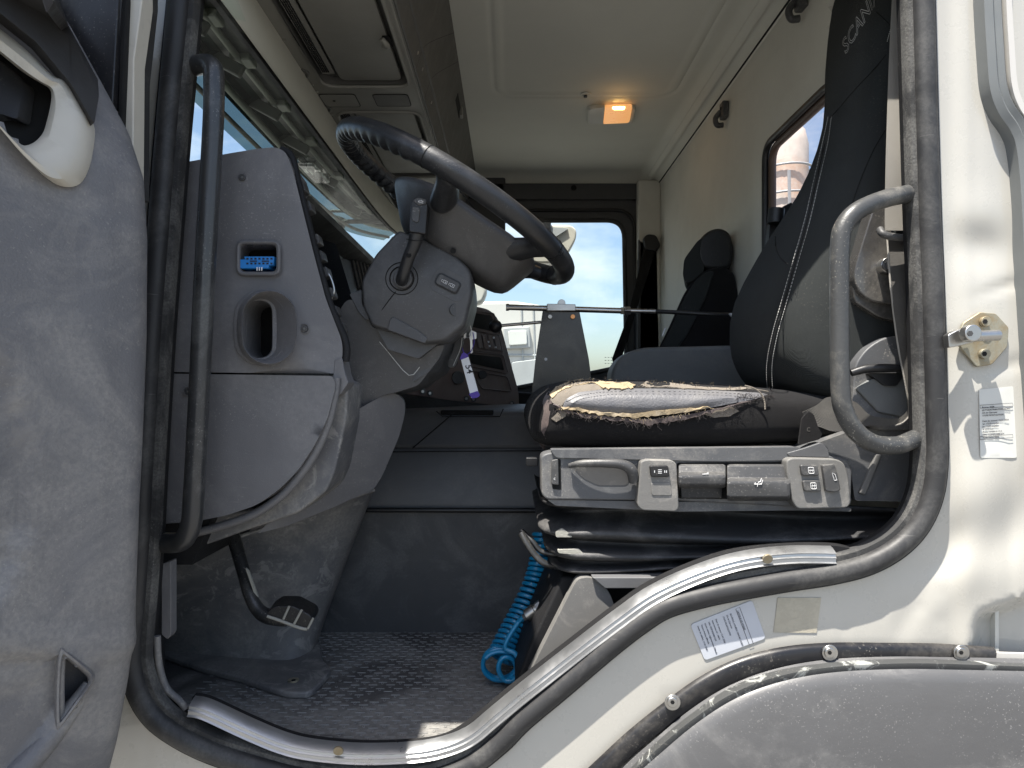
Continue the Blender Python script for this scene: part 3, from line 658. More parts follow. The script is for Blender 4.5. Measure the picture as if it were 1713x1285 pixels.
# rim beading along the panel edge with buttons behind it
EDG = [(470, 250), (487, 262), (497, 300), (512, 360), (532, 440), (552, 510), (578, 572), (578, 605)]
ptube('edge_cap', [(a, b, .10) for a, b in EDG], .007, 'dash_dark', ds)
for i, (bx, by) in enumerate(((497, 312), (508, 345), (521, 400), (528, 428), (536, 455), (545, 490), (552, 520), (563, 548))):
    prism('side_button', rect(bx + 6, by, 12, 17, -.28, 3), .115, 'switch', ds, dv=(0, .03, 0), bevel=.0015)
ptube('side_ring', [(541, 452, .12), (552, 462, .12), (559, 485, .12), (554, 500, .12)], .0022, 'steel', ds)
# lower end panel
LP = rnd([(273, 625), (420, 627), (557, 629), (562, 645), (548, 700), (528, 742), (500, 785), (468, 818), (430, 845), (380, 862), (330, 872), (266, 877), (269, 750)], [2, 0, 8, 10, 10, 10, 10, 14, 14, 10, 0, 3, 0], 5)
psheet('lower_panel', LP, [], 20, lambda x, y: .054 + .00006 * (x - 290), 'dash', ds, solid=.15, bevel=.006, seg=4, ang=60)
UR = [(570, 632), (574, 660), (564, 720), (548, 775), (520, 820), (478, 855), (420, 884), (340, 912), (300, 925)]
ptube('lower_bead', [(563, 632, .085), (560, 660, .085), (548, 710, .085), (530, 752, .085), (504, 792, .085), (470, 830, .085), (425, 860, .085), (370, 880, .085), (320, 893, .085)], .0075, 'dash', ds)
prism('under_cover', rnd([(560, 632), (582, 640), (580, 700), (560, 790), (546, 822), (500, 858), (420, 885), (330, 917), (268, 934), (268, 870), (440, 850), (520, 760), (552, 690)], 10), .12, 'dash_low', ds, dv=(0, .18, 0), bevel=.008)
prism('corner_piece', rnd([(560, 602), (572, 598), (577, 625), (583, 640), (568, 662), (556, 640)], 4), .09, 'dash', ds, dv=(0, .05, 0), bevel=.003)
# knee wing
KW = rnd([(572, 698), (600, 684), (640, 662), (660, 656), (676, 668), (678, 690), (668, 730), (640, 795), (626, 818), (560, 848), (480, 880), (430, 893), (560, 760)], [6, 8, 10, 12, 12, 12, 10, 8, 8, 8, 4, 4, 10], 6)
prism('knee_wing', KW, plane(P(572, 700, .20), P(660, 660, .27), P(560, 848, .24)), 'dash', ds, dv=(-.02, .14, 0), bevel=.014, seg=5)
# instrument vents near the driver
vp = plane(P(565, 410, .95), P(640, 440, 1.35), P(600, 520, .98))
prism('vent_surround', [(563, 408), (582, 418), (612, 430), (625, 450), (622, 520), (592, 520)], vp, 'column', ds, dv=(-.05, .03, 0), bevel=.004)
a = Acc()
for i in range(6):
    x0 = 586 + i * 6.5; a.tube([P(x0, 420 + i * 4, lambda u, v: vp(u, v) - .01), P(x0 + 14, 482 + i * 2, lambda u, v: vp(u, v) - .01)], .006, 5)
a.link('vent_slats', 'column', ds)
prism('vent_gap', [(584, 420), (622, 440), (624, 500), (600, 495)], lambda u, v: vp(u, v) - .004, 'void', ds, dv=(0, .004, 0), bevel=0)
prism('dash_face', rnd([(520, 395), (562, 408), (596, 520), (600, 560), (560, 560), (545, 480)], 5), .62, 'dash_dark', ds, dv=(-.05, .2, 0), bevel=.005)
# ---- centre console
cc = thing('centre_console', 'brown angled centre console with slots and switches beyond the wheel', 'console', (-.1, 1.2, 0))
cp = plane(P(690, 660, .86), P(868, 680, 1.40), P(800, 512, 1.27))
off = lambda d: (lambda u, v: cp(u, v) - d)
prism('console_face', rnd([(660, 648), (690, 560), (740, 500), (775, 508), (818, 517), (832, 530), (840, 552), (853, 600), (868, 655), (869, 682), (760, 672), (684, 660)], [4, 0, 0, 8, 10, 8, 8, 0, 8, 6, 4, 4]), cp, 'brown', cc, dv=(-.12, .10, 0), bevel=.008)
prism('slot', rnd([(782, 522), (822, 528), (832, 556), (786, 546)], 3), off(.004), 'void', cc, dv=(0, .004, 0), bevel=0)
prism('slot', rnd([(785, 592), (838, 598), (844, 620), (788, 608)], 3), off(.004), 'void', cc, dv=(0, .004, 0), bevel=0)
for q in ([(780, 518), (826, 524), (838, 560), (784, 549)], [(786, 552), (834, 560), (842, 592), (790, 586)], [(780, 588), (842, 594), (850, 625), (784, 612)], [(788, 620), (848, 630), (856, 655), (806, 650)]):
    tube('face_rib', [P(a, b, off(.006)) for a, b in rnd(q, 4)], .0022, 'brown', cc, closed=True, sm=0, seg=6)
for i in range(4):
    prism('rocker_switch', rnd([(796 + i * 10, 557 + i * 1.3), (803 + i * 10, 558 + i * 1.3), (809 + i * 10, 583 + i * 1.3), (801 + i * 10, 582 + i * 1.3)], 2), off(.012), 'brown', cc, dv=(0, .01, 0), bevel=.001)
a = Acc()
for u, v in ((817, 572), (819, 579), (826, 565), (829, 581)): a.box(P(u, v, off(.0135)), (.0035, 0, 0), (0, .0004, 0), (0, 0, .003))
a.link('switch_icons', 'icon', cc, smooth=False)
for q in ((707, 655), (719, 658), (780, 667), (792, 668), (856, 675)):
    cyl('socket', P(q[0], q[1], off(.006)), (.4, -1, 0), .009, .01, 'switch', cc); cyl('socket_centre', P(q[0], q[1], off(.014)), (.4, -1, 0), .004, .004, 'steel', cc, bevel=0)
for q in ((765, 632, .02), (806, 627, .014), (740, 600, .016), (733, 612, .014), (755, 563, .012)):
    cyl('knob', P(q[0], q[1], off(.012)), (.3, -1, 0), q[2], .03, 'black', cc); 
for i in range(3): tube('chrome_tab', [P(722 + i * 4, 606, off(.03)), P(729 + i * 4, 622, off(.03))], .003, 'steel', cc, sm=0, seg=6)
prism('console_base', [(640, 640), (684, 660), (872, 684), (885, 684), (885, 700), (640, 700)], lambda u, v: cp(u, v) - .0 if u < 870 else 1.42, 'dash_dark', cc, dv=(0, .2, 0), bevel=.003)

# ============================================================ FOOTWELL
et = thing('engine_tunnel', 'dark scuffed engine tunnel wall behind the footwell', 'engine tunnel', (0, .8, -.6))
prism('tunnel_side', [(480, 852), (1250, 852), (1250, 1075), (480, 1075)], .60, 'tunnel', et, dv=(0, .9, 0), bevel=.006)
tube('tunnel_ledge', [P(480, 853, .585), P(1250, 855, .585)], .006, 'black', et, sm=0)
loft('tunnel_slope', [[P(560, y_, Y_), P(1250, y_, Y_)] for y_, Y_ in ((850, .60), (842, .598), (756, .655), (750, .662))], 'tunneltop', et, caps=False, closed=False, solid=.01)
loft('tunnel_cover', [[P(560, y_, Y_), P(1250, y_, Y_)] for y_, Y_ in ((749, .655), (744, .650), (700, .72), (690, .745), (684, .80), (676, 1.3))], 'tunneltop', et, caps=False, closed=False, solid=.01)
for q in ([(730, 688), (740, 697), (836, 697), (842, 684)], [(640, 845), (650, 756), (905, 754)], [(690, 750), (760, 690)]):
    tube('cover_seam', [P(a, b, .70 if b < 700 else .64) for a, b in q], .0015, 'void', et, sm=0, seg=6)
box('cover_vent', P(782, 690, .745), (.14, .03, .012), 'void', et, .002)
# kick cover
kc = thing('kick_cover', 'dusty grey moulded footwell cover screwed to the floor behind the pedal', 'footwell cover', (-.4, .4, -.6))
KR = []
rows = [(815, 265, .24, 618, .42), (880, 265, .27, 592, .44), (960, 268, .33, 561, .44), (1040, 270, .40, 530, .43), (1085, 271, .455, 512, .40), (1120, 271, .47, 502, .35)]
for i, (py, xl, yl, xr, yr) in enumerate(rows):
    ring = []
    for j in range(13):
        t = j / 12; px = xl + (xr - xl) * t; Y = yl + (yr - yl) * t - .012 * math.sin(math.pi * t) * (i / 5) + (.035 * sstep(.90, 1, t))
        ring.append(P(px, py + (24 * t * (i / 5) ** 3), Y))
    ring.append(ring[-1] + Vector((.003, .012, 0))); ring.append(ring[-1] + Vector((-.002, .06, 0)))
    KR.append(ring)
loft('cover_panel', KR, 'dash_low', kc, caps=False, closed=False, sub=1, solid=.004)
zf = -.598
fl = [P(268, 1092, 0)] ; 
def onfloor(px, py, dz=0):
    z = zf + dz; d = -z * F / (py - CY); return Vector(((px - CX) / F * d, d - D0, z))
flange = rnd([(266, 1092), (340, 1117), (400, 1132), (440, 1146), (480, 1158), (520, 1158), (545, 1132), (555, 1118), (540, 1100), (535, 1070), (500, 1072), (400, 1072), (270, 1070)], [2, 10, 10, 10, 12, 12, 6, 6, 6, 4, 0, 0, 0])
a_ = [onfloor(x, y, .016) for x, y in flange]; n_ = len(a_)
link('flange', a_ + [p - Vector((0, 0, .014)) for p in a_], [tuple(range(n_)), tuple(range(n_, 2 * n_))] + [(i, (i + 1) % n_, n_ + (i + 1) % n_, n_ + i) for i in range(n_)], 'dash_low', kc, bevel=.005)
cyl('flange_screw', onfloor(491, 1138, .018), (0, 0, 1), .011, .004, 'brass', kc); cyl('screw_socket', onfloor(491, 1138, .0205), (0, 0, 1), .0045, .001, 'void', kc, seg=6, bevel=0)
ptube('cover_crease', [(265, 935, .245), (400, 898, .27), (520, 856, .33), (626, 820, .41)], .004, 'dash_low', kc)
# trim strip beside the opening at the lower left
st = prism('side_bracket', rnd([(270, 944), (286, 938), (286, 1062), (280, 1070), (270, 1062)], 3), .03, 'dash', cab, dv=(0, .02, 0), bevel=.002)
ptube('edge_moulding', [(263, 1064, .02), (266, 1110, .02), (278, 1150, .02), (300, 1172, .02), (312, 1186, .02)], .0055, 'dash_low', cab)
# pedal
pe = thing('brake_pedal', 'black worn pedal with ribbed pad hanging in the footwell', 'pedal', P(440, 1035, .2))
ptube('pedal_arm', [(388, 890, .26), (400, 930, .24), (410, 965, .22), (418, 995, .20), (432, 1020, .19), (450, 1032, .185), (480, 1040, .18)], [.013, .013, .0125, .012, .013, .014, .010], 'blackpaint', pe)
prism('worn_edge', rnd([(410, 950), (416, 955), (432, 1000), (428, 1002)], 2), .195, 'chalk', pe, dv=(0, .005, 0), bevel=.001)
pad = rnd([(446, 1024), (460, 1014), (490, 1014), (520, 1030), (523, 1040), (516, 1052), (500, 1050), (462, 1038), (448, 1032)], 5)
pdo = prism('pad', pad, .165, 'black', pe, dv=(0, .045, .006), bevel=.004)
ptube('pad_edge', [(447, 1031, .163), (465, 1037, .163), (500, 1050, .163), (514, 1053, .163)], .0028, 'chalk', pe)
for q in (((484, 1014), (474, 1036)), ((505, 1020), (492, 1044)), ((524, 1034), (515, 1052))): tube('pad_rib', [P(q[0][0], q[0][1], .160), P(q[1][0], q[1][1], .160)], .0022, 'chalk', pe, sm=0, seg=8)
# floor mat
fm_out = [(255, 1082), (262, 1120), (290, 1165), (330, 1195), (412, 1238), (520, 1268), (700, 1272), (785, 1246), (860, 1180), (905, 1140), (930, 1100), (940, 1040), (240, 1040)]
v, f = sheet([(onfloor(x, y).x, min(onfloor(x, y).y, .605)) for x, y in fm_out], [], 0)
A2 = Acc(); A2.add([Vector((x, y, zf - .001 + .0)) for x, y in v], f)
fm = A2.link('floor_mat', 'mat', smooth=False, solid=.006, soff=0); tag(fm, 'dusty black rubber floor mat with raised tread marks', 'floor mat')
poly = [(onfloor(x, y).x, min(onfloor(x, y).y, .60)) for x, y in fm_out]
a = Acc(); r_ = 0; y = .008
while y < .60:
    x = -.62 + (.018 if r_ % 2 else 0)
    while x < .2:
        j = random.uniform(-.001, .001)
        if inside((x, y), poly) and inside((x + .012, y), poly) and random.random() > .07:
            a.box((x, y + j, zf + .0026), (.0085, 0, 0), (0, .0008, 0), (0, 0, .001))
            cx_, cy_ = x + .0185, y + .006; u = [Vector((cx_ - .002, cy_ + .004, zf + .003)), Vector((cx_ - .0022, cy_ - .001, zf + .003)), Vector((cx_, cy_ - .003, zf + .003)), Vector((cx_ + .0022, cy_ - .001, zf + .003)), Vector((cx_ + .002, cy_ + .004, zf + .003))]
            if r_ % 2 == 0 or True: a.tube(u, .0007, 4)
        x += .036
    y += .0135 if r_ % 2 else .0165; r_ += 1
a.link('tread_marks', 'mark', fm, smooth=False)
# heater-like seat pedestal side and grey triangular cover
pc = thing('pedestal_cover', 'pale grey rounded triangular cover in front of the seat pedestal', 'cover', P(950, 1050, .1))
prism('cover_face', rnd([(966, 968), (986, 966), (1004, 973), (1020, 992), (1030, 1020), (900, 1130), (880, 1155), (884, 1130)], [14, 6, 12, 10, 4, 4, 2, 4], 6), .10, 'seatpl2', pc, dv=(0, .03, 0), bevel=.003)
prism('pedestal_side', [(940, 965), (1110, 965), (1110, 1120), (860, 1150), (895, 1060)], .15, 'dash_dark', pc, dv=(0, .35, 0), bevel=.006)
prism('pedestal_top', [(990, 966), (1120, 966), (1120, 985), (1012, 985)], .09, 'tunneltop', pc, dv=(0, .05, 0), bevel=.002)

# ============================================================ STEERING
sw = thing('steering_wheel', 'black leather steering wheel with finger grips and worn rim', 'steering wheel', (-.107, .30, .374))
Wc = Vector((-.107, .30, .374)); th = math.radians(31.0)
wu = Vector((math.cos(th), 0, -math.sin(th))); wn = Vector((math.sin(th), 0, math.cos(th))); wv = Vector((0, 1, 0)); WR = .254
def wp(u, v, n): return Wc + wu * u + wv * v + wn * n
vv = []; ff = []; n1, n2 = 360, 20
for i in range(n1):
    t = 2 * math.pi * i / n1; c = wp(WR * math.cos(t), WR * math.sin(t), 0); rad = (wu * math.cos(t) + wv * math.sin(t))
    dl = abs((math.degrees(t) - 192 + 180) % 360 - 180); grip = sstep(66, 60, dl)
    dl2 = abs((math.degrees(t) - 340 + 180) % 360 - 180); grip = max(grip, 0)
    for j in range(n2):
        a_ = 2 * math.pi * j / n2; ci, si = math.cos(a_), math.sin(a_)       # ci: outward radial, si: up
        r = .0200
        under = max(0, -ci * .5 - si * .85)                                   # fingers: inner and lower side
        r += grip * under * .0048 * (abs(math.sin(t * 33)) * 1.6 - 1.0)
        vv.append(c + rad * ci * r + wn * si * r)
for i in range(n1):
    for j in range(n2): ff.append((i * n2 + j, i * n2 + (j + 1) % n2, ((i + 1) % n1) * n2 + (j + 1) % n2, ((i + 1) % n1) * n2 + j))
rim = link('rim', vv, ff, 'wheel', sw)
for dg_ in (262, 328, 20, 118):
    t = math.radians(dg_); c = wp(WR * math.cos(t), WR * math.sin(t), 0); rad = (wu * math.cos(t) + wv * math.sin(t))
    tube('rim_seam', [c + (rad * math.cos(q) + wn * math.sin(q)) * .0202 for q in [2 * math.pi * i / 20 for i in range(20)]], .0008, 'void', rim, closed=True, sm=0, seg=6)
a = Acc()
for i in range(110):
    t = math.radians(96 + i * 1.05); c0 = wp(WR * math.cos(t), WR * math.sin(t), 0); rad = (wu * math.cos(t) + wv * math.sin(t)); tn = (-wu * math.sin(t) + wv * math.cos(t))
    for s in (-1, 1):
        q = math.pi + .12 * s; a.box(c0 + (rad * math.cos(q) + wn * math.sin(q)) * .0200, tn * .0012 + wn * .0008 * s, rad * .0007, wn * .0008)
a.link('rim_stitching', 'switch', rim, smooth=False)
# hub as a lofted pad
def hubring(n, s, extra=0):
    base = [(-.125, -.06), (-.09, -.12), (-.045, -.165), (.01, -.185), (.05, -.165), (.10, -.145), (.16, -.135), (.195, -.10), (.20, -.03), (.20, .05), (.17, .12), (.09, .15), (.02, .17), (-.05, .15), (-.11, .08), (-.135, 0)]
    return [wp(a * s + extra, b * s, n) for a, b in base]
loft('hub', [hubring(-.108, .50, .03), hubring(-.105, .66, .03), hubring(-.095, .76, .025), hubring(-.055, .90, .01), hubring(-.028, 1.0, .0), hubring(-.020, .99), hubring(-.012, .88), hubring(-.004, .6)], 'column', sw, sub=1)
def spoke(t0, r0, r1, w0, w1, n0, n1_, th0=.03, th1=.014):
    t = math.radians(t0); rad = (wu * math.cos(t) + wv * math.sin(t)); tn = (-wu * math.sin(t) + wv * math.cos(t)); rr = []
    for k_ in range(6):
        f_ = k_ / 5; c = Wc + rad * (r0 + (r1 - r0) * f_) + wn * (n0 + (n1_ - n0) * sstep(0, 1, f_)); w = w0 + (w1 - w0) * sstep(0, .8, f_) + .012 * sstep(.75, 1, f_); h = th0 + (th1 - th0) * f_
        rr.append([c + tn * w * x + wn * h * z for x, z in ((-1, -.3), (-.6, -1), (0, -1.15), (.6, -1), (1, -.3), (1, .6), (0, 1), (-1, .6))])
    return loft('spoke', rr, 'wheel', sw, sub=2)
spoke(272, .165, .250, .026, .020, -.030, -.004)
spoke(326, .15, .250, .036, .022, -.045, -.004)
spoke(88, .14, .250, .034, .022, -.045, -.004)
spoke(34, .15, .250, .036, .022, -.045, -.004)
hb = cyl('hub_hole', P(758, 420, .172), (.2, -1, -.2), .005, .004, 'void', sw, bevel=0)
a = Acc(); a.tube(catmull([P(768, 318, .185), P(790, 345, .18), P(815, 372, .175), P(850, 395, .17)], 6), .0010, 6); a.link('hub_seam', 'void', sw)
# horn pad edge
# column
sc = thing('steering_column', 'grey plastic steering column shroud with stalk and lock switch', 'steering column', (-.2, .3, .1))
SH = rnd([(667, 384), (710, 401), (760, 425), (789, 452), (792, 490), (778, 545), (745, 572), (710, 576), (646, 553), (622, 546), (607, 515), (604, 470), (628, 425)], [7, 5, 10, 14, 14, 10, 8, 6, 4, 6, 10, 10, 8], 6)
def ringpx(pts, y, s=1, cx=None, cy=None):
    cx = cx or sum(p[0] for p in pts) / len(pts); cy = cy or sum(p[1] for p in pts) / len(pts)
    return [P(cx + (a - cx) * s, cy + (b - cy) * s, y) for a, b in pts]
base_ = [P(x, z, .19) for x, z in SH]
c_ = sum(base_, Vector()) / len(base_)
def sc_ring(y, s, shx=0): return [Vector((c_.x + (p.x - c_.x) * s + shx, y, c_.z + (p.z - c_.z) * s)) for p in base_]
loft('shroud', [sc_ring(.183, .93), sc_ring(.1845, .96), sc_ring(.190, .985), sc_ring(.200, 1.0), sc_ring(.212, 1.0), sc_ring(.30, 1.0), sc_ring(.40, .98), sc_ring(.42, .9)], 'column', sc)
ptube('shroud_seam', [(662, 488, .1825), (645, 510, .1825), (626, 538, .187)], .0009, 'void', sc, sm=3, seg=6)
prism('shroud_recess', rnd([(652, 534), (658, 530), (700, 553), (716, 566), (711, 575), (648, 552)], 3), .1805, 'column', sc, dv=(0, .006, 0), bevel=.002)
# shroud corner crease: lower slanted plate
prism('shroud_lip', rnd([(625, 541), (648, 549), (708, 573), (740, 569), (752, 560), (700, 600), (650, 585)], 4), .21, 'column', sc, dv=(0, .15, 0), bevel=.006)
for r_, w in ((27, .0008), (20, .0012)):
    tube('stalk_ring', [P(672 + r_ * math.cos(t), 466 + r_ * math.sin(t), .1822) for t in [2 * math.pi * i / 28 for i in range(28)]], w, 'void', sc, closed=True, sm=0, seg=6)
cyl('stalk_boss', P(674, 467, .178), (0, 1, 0), .018, .012, 'column', sc, bevel=.003)
stk = ptube('stalk', [(672, 470, .178), (674, 462, .16), (684, 430, .145), (693, 408, .138), (698, 385, .135), (700, 360, .133)], [.012, .0115, .0115, .0125, .0145, .0155], 'wheel', sc)
prism('stalk_switch', rnd([(688, 336), (694, 331), (708, 333), (714, 338), (716, 345), (713, 378), (712, 392), (684, 388), (684, 372)], 4), .118, 'black', stk, dv=(0, .03, 0), bevel=.003)
prism('stalk_button', rnd([(690, 345), (703, 348), (701, 369), (697, 373), (688, 368)], 4), .1155, 'switch', stk, dv=(0, .006, 0), bevel=.0015)
prism('stalk_cap', rnd([(690, 335), (699, 330), (713, 334), (713, 341), (700, 343)], 3), .1150, 'switch', stk, dv=(0, .01, 0), bevel=.001)
a = Acc()
for k_ in range(4): a.box(P(700 + k_ * 2.4, 335.5 + abs(k_ - 1.5), .1146), (.0006, 0, .0002), (0, .0003, 0), (0, 0, .0012))
a.box(P(704, 339, .1146), (.004, 0, -.001), (0, .0003, 0), (0, 0, .0004)); a.link('wiper_icon', 'icon', stk, smooth=False)
for yy in (386, 372 + 28): ptube('stalk_groove', [(681 + (yy - 386) * -.1, yy, .130), (696, yy + 3, .1165), (713 - (yy - 386) * .15, yy + 2, .128)], .0007, 'void', stk, sm=4, seg=6)
cyl('stalk_hole', P(684, 427, .1325), (0, 1, 0), .0045, .002, 'void', stk, bevel=0)
# lock switch
ang = math.radians(27)
lp_ = prism('switch_recess', rect(752, 476, 62, 44, ang, 14), .1826, 'column', sc, dv=(0, .004, 0), bevel=.001)
prism('lock_switch_frame', rect(749, 474, 43, 22, ang, 7), .1795, 'black', sc, dv=(0, .006, 0), bevel=.001)
ls = prism('lock_switch', rect(749, 474, 38, 17, ang, 5), .1765, 'switch', sc, dv=(0, .006, 0), bevel=.001)
for cx_, cy_ in ((745, 472), (757, 478)):
    a = Acc(); q = rect(cx_, cy_, 6.5, 4.6, ang); pts_ = [P(x, y, .1762) for x, y in q]; a.tube(pts_, .0005, 5, True)
    q = rect(cx_ - 4.5, cy_ - 2.3, 3.5, 3, ang); a.tube([P(x, y, .1762) for x, y in q], .0004, 5, True); a.box(P(cx_ + .5, cy_ + .3, .1762), (.0012, 0, -.0006), (0, .0002, 0), (0, 0, .0006)); a.link('lock_icon', 'icon', ls, smooth=False)
cyl('ignition_recess', P(762, 519, .186), (.5, -1, 0), .012, .006, 'switch', sc)
# lower column cover
LC = rnd([(555, 540), (580, 500), (606, 505), (622, 546), (650, 560), (712, 582), (745, 576), (735, 600), (700, 645), (668, 655), (640, 662), (600, 684), (572, 698), (562, 640)], [4, 10, 6, 4, 4, 4, 8, 8, 8, 6, 6, 4, 4, 8], 5)
prism('lower_cover', LC, plane(P(560, 600, .225), P(700, 600, .235), P(620, 690, .25)), 'column', sc, dv=(0, .22, 0), bevel=.008, seg=4)
for q in ([(566, 585), (593, 572), (622, 552)], [(622, 556), (650, 590), (684, 628), (702, 614)]):
    ptube('cover_seam', [(a, b, .2235 + .0001 * (b - 560)) for a, b in q], .0009, 'thread', sc, sm=3, seg=6)
prism('cover_flap', rnd([(584, 492), (605, 484), (606, 510), (622, 532), (612, 536), (598, 520)], 3), .205, 'column', sc, dv=(0, .04, 0), bevel=.002)
prism('column_underside', rnd([(700, 585), (742, 572), (752, 562), (718, 622), (690, 640)], 4), .24, 'column', sc, dv=(.02, .16, 0), bevel=.006)

# ---- keys
ky = thing('key_bunch', 'bunch of keys with strap and white and purple tag hanging from the ignition', 'keys', P(785, 560, .30))
ptube('split_ring', [(783 + 3 * math.cos(t), 523 + 12 * math.sin(t), .30 + .006 * math.cos(t)) for t in [2 * math.pi * i / 10 for i in range(10)]], .0012, 'steel', ky, closed=True)
ptube('key_ring', [(782 + 6 * math.cos(t), 553 + 12 * math.sin(t), .31 + .006 * math.cos(t)) for t in [2 * math.pi * i / 10 for i in range(10)]], .0011, 'steel', ky, closed=True)
prism('key', rnd([(788, 552), (797, 556), (797, 567), (790, 568), (791, 590), (787, 592), (786, 570), (784, 560)], 1.5), .315, 'steel', ky, dv=(0, .003, 0), bevel=.0005)
prism('key', rnd([(777, 548), (781, 549), (779, 566), (775, 566)], 1.5), .300, 'steel', ky, dv=(0, .003, 0), bevel=.0005)
prism('leather_strap', rnd([(764, 560), (776, 562), (774, 580), (768, 600), (762, 614), (750, 616), (749, 604), (756, 590)], 4), .30, 'black', ky, dv=(0, .006, 0), bevel=.001)
ptube('strap_stitching', [(773, 565, .298), (770, 584, .298), (758, 612, .298)], .0006, 'thread', ky, seg=6)
ptube('purple_loop', [(776, 562, .305), (773, 580, .303), (778, 592, .30), (786, 590, .303), (793, 574, .305), (791, 556, .307)], .0009, 'purple', ky, seg=6)
tg = prism('tag', [(770, 598), (783, 594), (802, 662), (788, 666)], .298, 'white', ky, dv=(0, .003, 0), bevel=.0005)
prism('tag_end', rnd([(769, 601), (772, 592), (776, 589), (783, 594), (784, 597), (771, 602)], 1), .2965, 'purple', tg, dv=(0, .006, 0), bevel=.0005)
prism('tag_end', rnd([(784, 659), (799, 654), (803, 661), (800, 665), (790, 667)], 1.5), .2965, 'purple', tg, dv=(0, .006, 0), bevel=.0005)
o_ = P(778, 611, .2972); text('tag_number', '54', .019, o_, P(784, 636, .2972) - P(777, 609, .2972), P(789, 611, .2972) - P(779, 614.5, .2972), 'ink', tg, shear=.15, bold=.0002)
# ============================================================ GRAB HANDLES
gh = tube('grab_handle', [P(*p) for p in [(318, 113, .035), (330, 110, .015), (346, 108, -.005), (356, 116, -.012), (358, 140, -.014), (357, 200, -.014), (350, 330, -.014), (343, 450, -.014), (336, 600, -.014), (329, 740, -.014), (324, 830, -.014), (320, 875, -.012), (308, 902, -.004), (290, 909, .015), (266, 908, .03)]], .0158, 'handle', None, seg=20)
tag(gh, 'long black vertical grab handle in front of the dashboard end panel', 'grab handle', 'entry grab handles')
gh2 = tube('grab_handle', [P(*p) for p in [(1540, 318, .03), (1520, 324, .012), (1480, 333, -.012), (1436, 352, -.03), (1412, 378, -.034), (1405, 415, -.035), (1404, 520, -.035), (1406, 650, -.035), (1413, 690, -.034), (1432, 722, -.03), (1462, 742, -.02), (1500, 745, -.005), (1528, 735, .01), (1545, 728, .03)]], .0143, 'handle2', None, seg=20)
tag(gh2, 'curved grey grab handle fixed to the rear door pillar beside the seat', 'grab handle', 'entry grab handles')
def hcap(nm, pts, y, m, par): return prism(nm, pts, y, m, par, dv=(0, .01, 0), bevel=.002)
prism('worn_end', rnd([(262, 893), (300, 893), (302, 921), (262, 922)], 6), .022, 'brass', gh, dv=(0, .012, 0), bevel=.003)

# ============================================================ DRIVER SEAT
se = thing('driver_seat', 'worn black fabric driver seat with torn cushion edge', 'driver seat', (.4, .35, -.6))
CXS = [886, 890, 900, 920, 950, 1000, 1100, 1200, 1300, 1380, 1460]
CT = [694, 676, 660, 645, 636, 632, 634, 640, 646, 654, 658]
CB = [716, 736, 748, 754, 756, 757, 757, 755, 750, 746, 744]
CN = [.20, .168, .145, .128, .120, .117, .115, .115, .117, .12, .125]
cs = []
for x, t, b, n in zip(CXS, CT, CB, CN):
    p1 = P(x, t, .125); p2 = P(x, b, .125); cs.append((p1.x, p1.z, p2.z, n))
def cpar(X):
    xs = [c[0] for c in cs]; return [lerp(xs, [c[k_] for c in cs], X) for k_ in (1, 2, 3)]
def csurf(X, Z, off=0):
    t, b, n = cpar(X); hz = (t - b) / 2; cz = (t + b) / 2; hy = (.62 - n) / 2; cy = (.62 + n) / 2
    q = min(.999, abs((Z - cz) / hz)); return cy - hy * (1 - q ** 3.4) ** (1 / 5.0) - off
def srings(par, N_=56):
    out = []
    for X, t, b, n in par:
        hz = (t - b) / 2; cz = (t + b) / 2; hy = (.62 - n) / 2; cy = (.62 + n) / 2; r = []
        for i in range(N_):
            a_ = 2 * math.pi * i / N_; c, s = math.cos(a_), math.sin(a_)
            r.append(Vector((X, cy + hy * math.copysign(abs(c) ** (2 / 5.0), c), cz + hz * math.copysign(abs(s) ** (2 / 3.4), s))))
        out.append(r)
    return out
fine = []
X0, X1 = cs[0][0], cs[-1][0]
for i in range(41):
    f_ = (i / 40) ** 1.5; X = X0 + (X1 - X0) * f_; t, b, n = cpar(X); fine.append((X, t, b, n))
rr = srings(fine)
loft('cushion', rr, 'fabric', se)
# worn front strip (faded)
def cpatch(name, pts, m, off, sp=6, bulge=0, rough=0, parent=None):
    v, f = sheet(pts, [], sp); cxm = sum(p[0] for p in pts) / len(pts); 
    def ed(a, b):
        best = 1e9; n = len(pts)
        for i in range(n):
            p, q = Vector(pts[i]), Vector(pts[(i + 1) % n]); w = Vector((a, b)); d = q - p; t = max(0, min(1, (w - p).dot(d) / max(d.length_squared, 1e-9))); best = min(best, (w - p - d * t).length)
        return best
    vv = []
    for a, b in v:
        q = P(a, b, .12); e = ed(a, b); o = off + bulge * sstep(0, 14, e) + random.uniform(-rough, rough); y = csurf(q.x, q.z, o)
        q = P(a, b, y); vv.append(Vector((q.x, csurf(q.x, q.z, o), q.z + (.0 if b > 650 else 0))))
    ff = []
    for t in f:
        n = (vv[t[1]] - vv[t[0]]).cross(vv[t[2]] - vv[t[0]]); ff.append(t if n.y < 0 else t[::-1])
    return link(name, vv, ff, m, parent or se, solid=.0025)
def jag(pts, amp, n=6):
    o = []
    for i in range(len(pts) - 1):
        p, q = Vector(pts[i]), Vector(pts[i + 1])
        for j in range(n): t = j / n; w = p + (q - p) * t; o.append((w.x + random.uniform(-amp, amp), w.y + random.uniform(-amp, amp)))
    return o
cpatch('faded_strip', rnd([(908, 668), (918, 652), (926, 665), (918, 700), (916, 752), (906, 752), (905, 715)], 6), 'fabworn', .0008, 8)
cpatch('woven_backing', rnd([(920, 668), (930, 650), (950, 642), (985, 638), (1035, 641), (1060, 645), (1000, 652), (960, 660), (944, 672), (940, 680), (926, 676)], 4), 'mesh', .002, 7, .002)
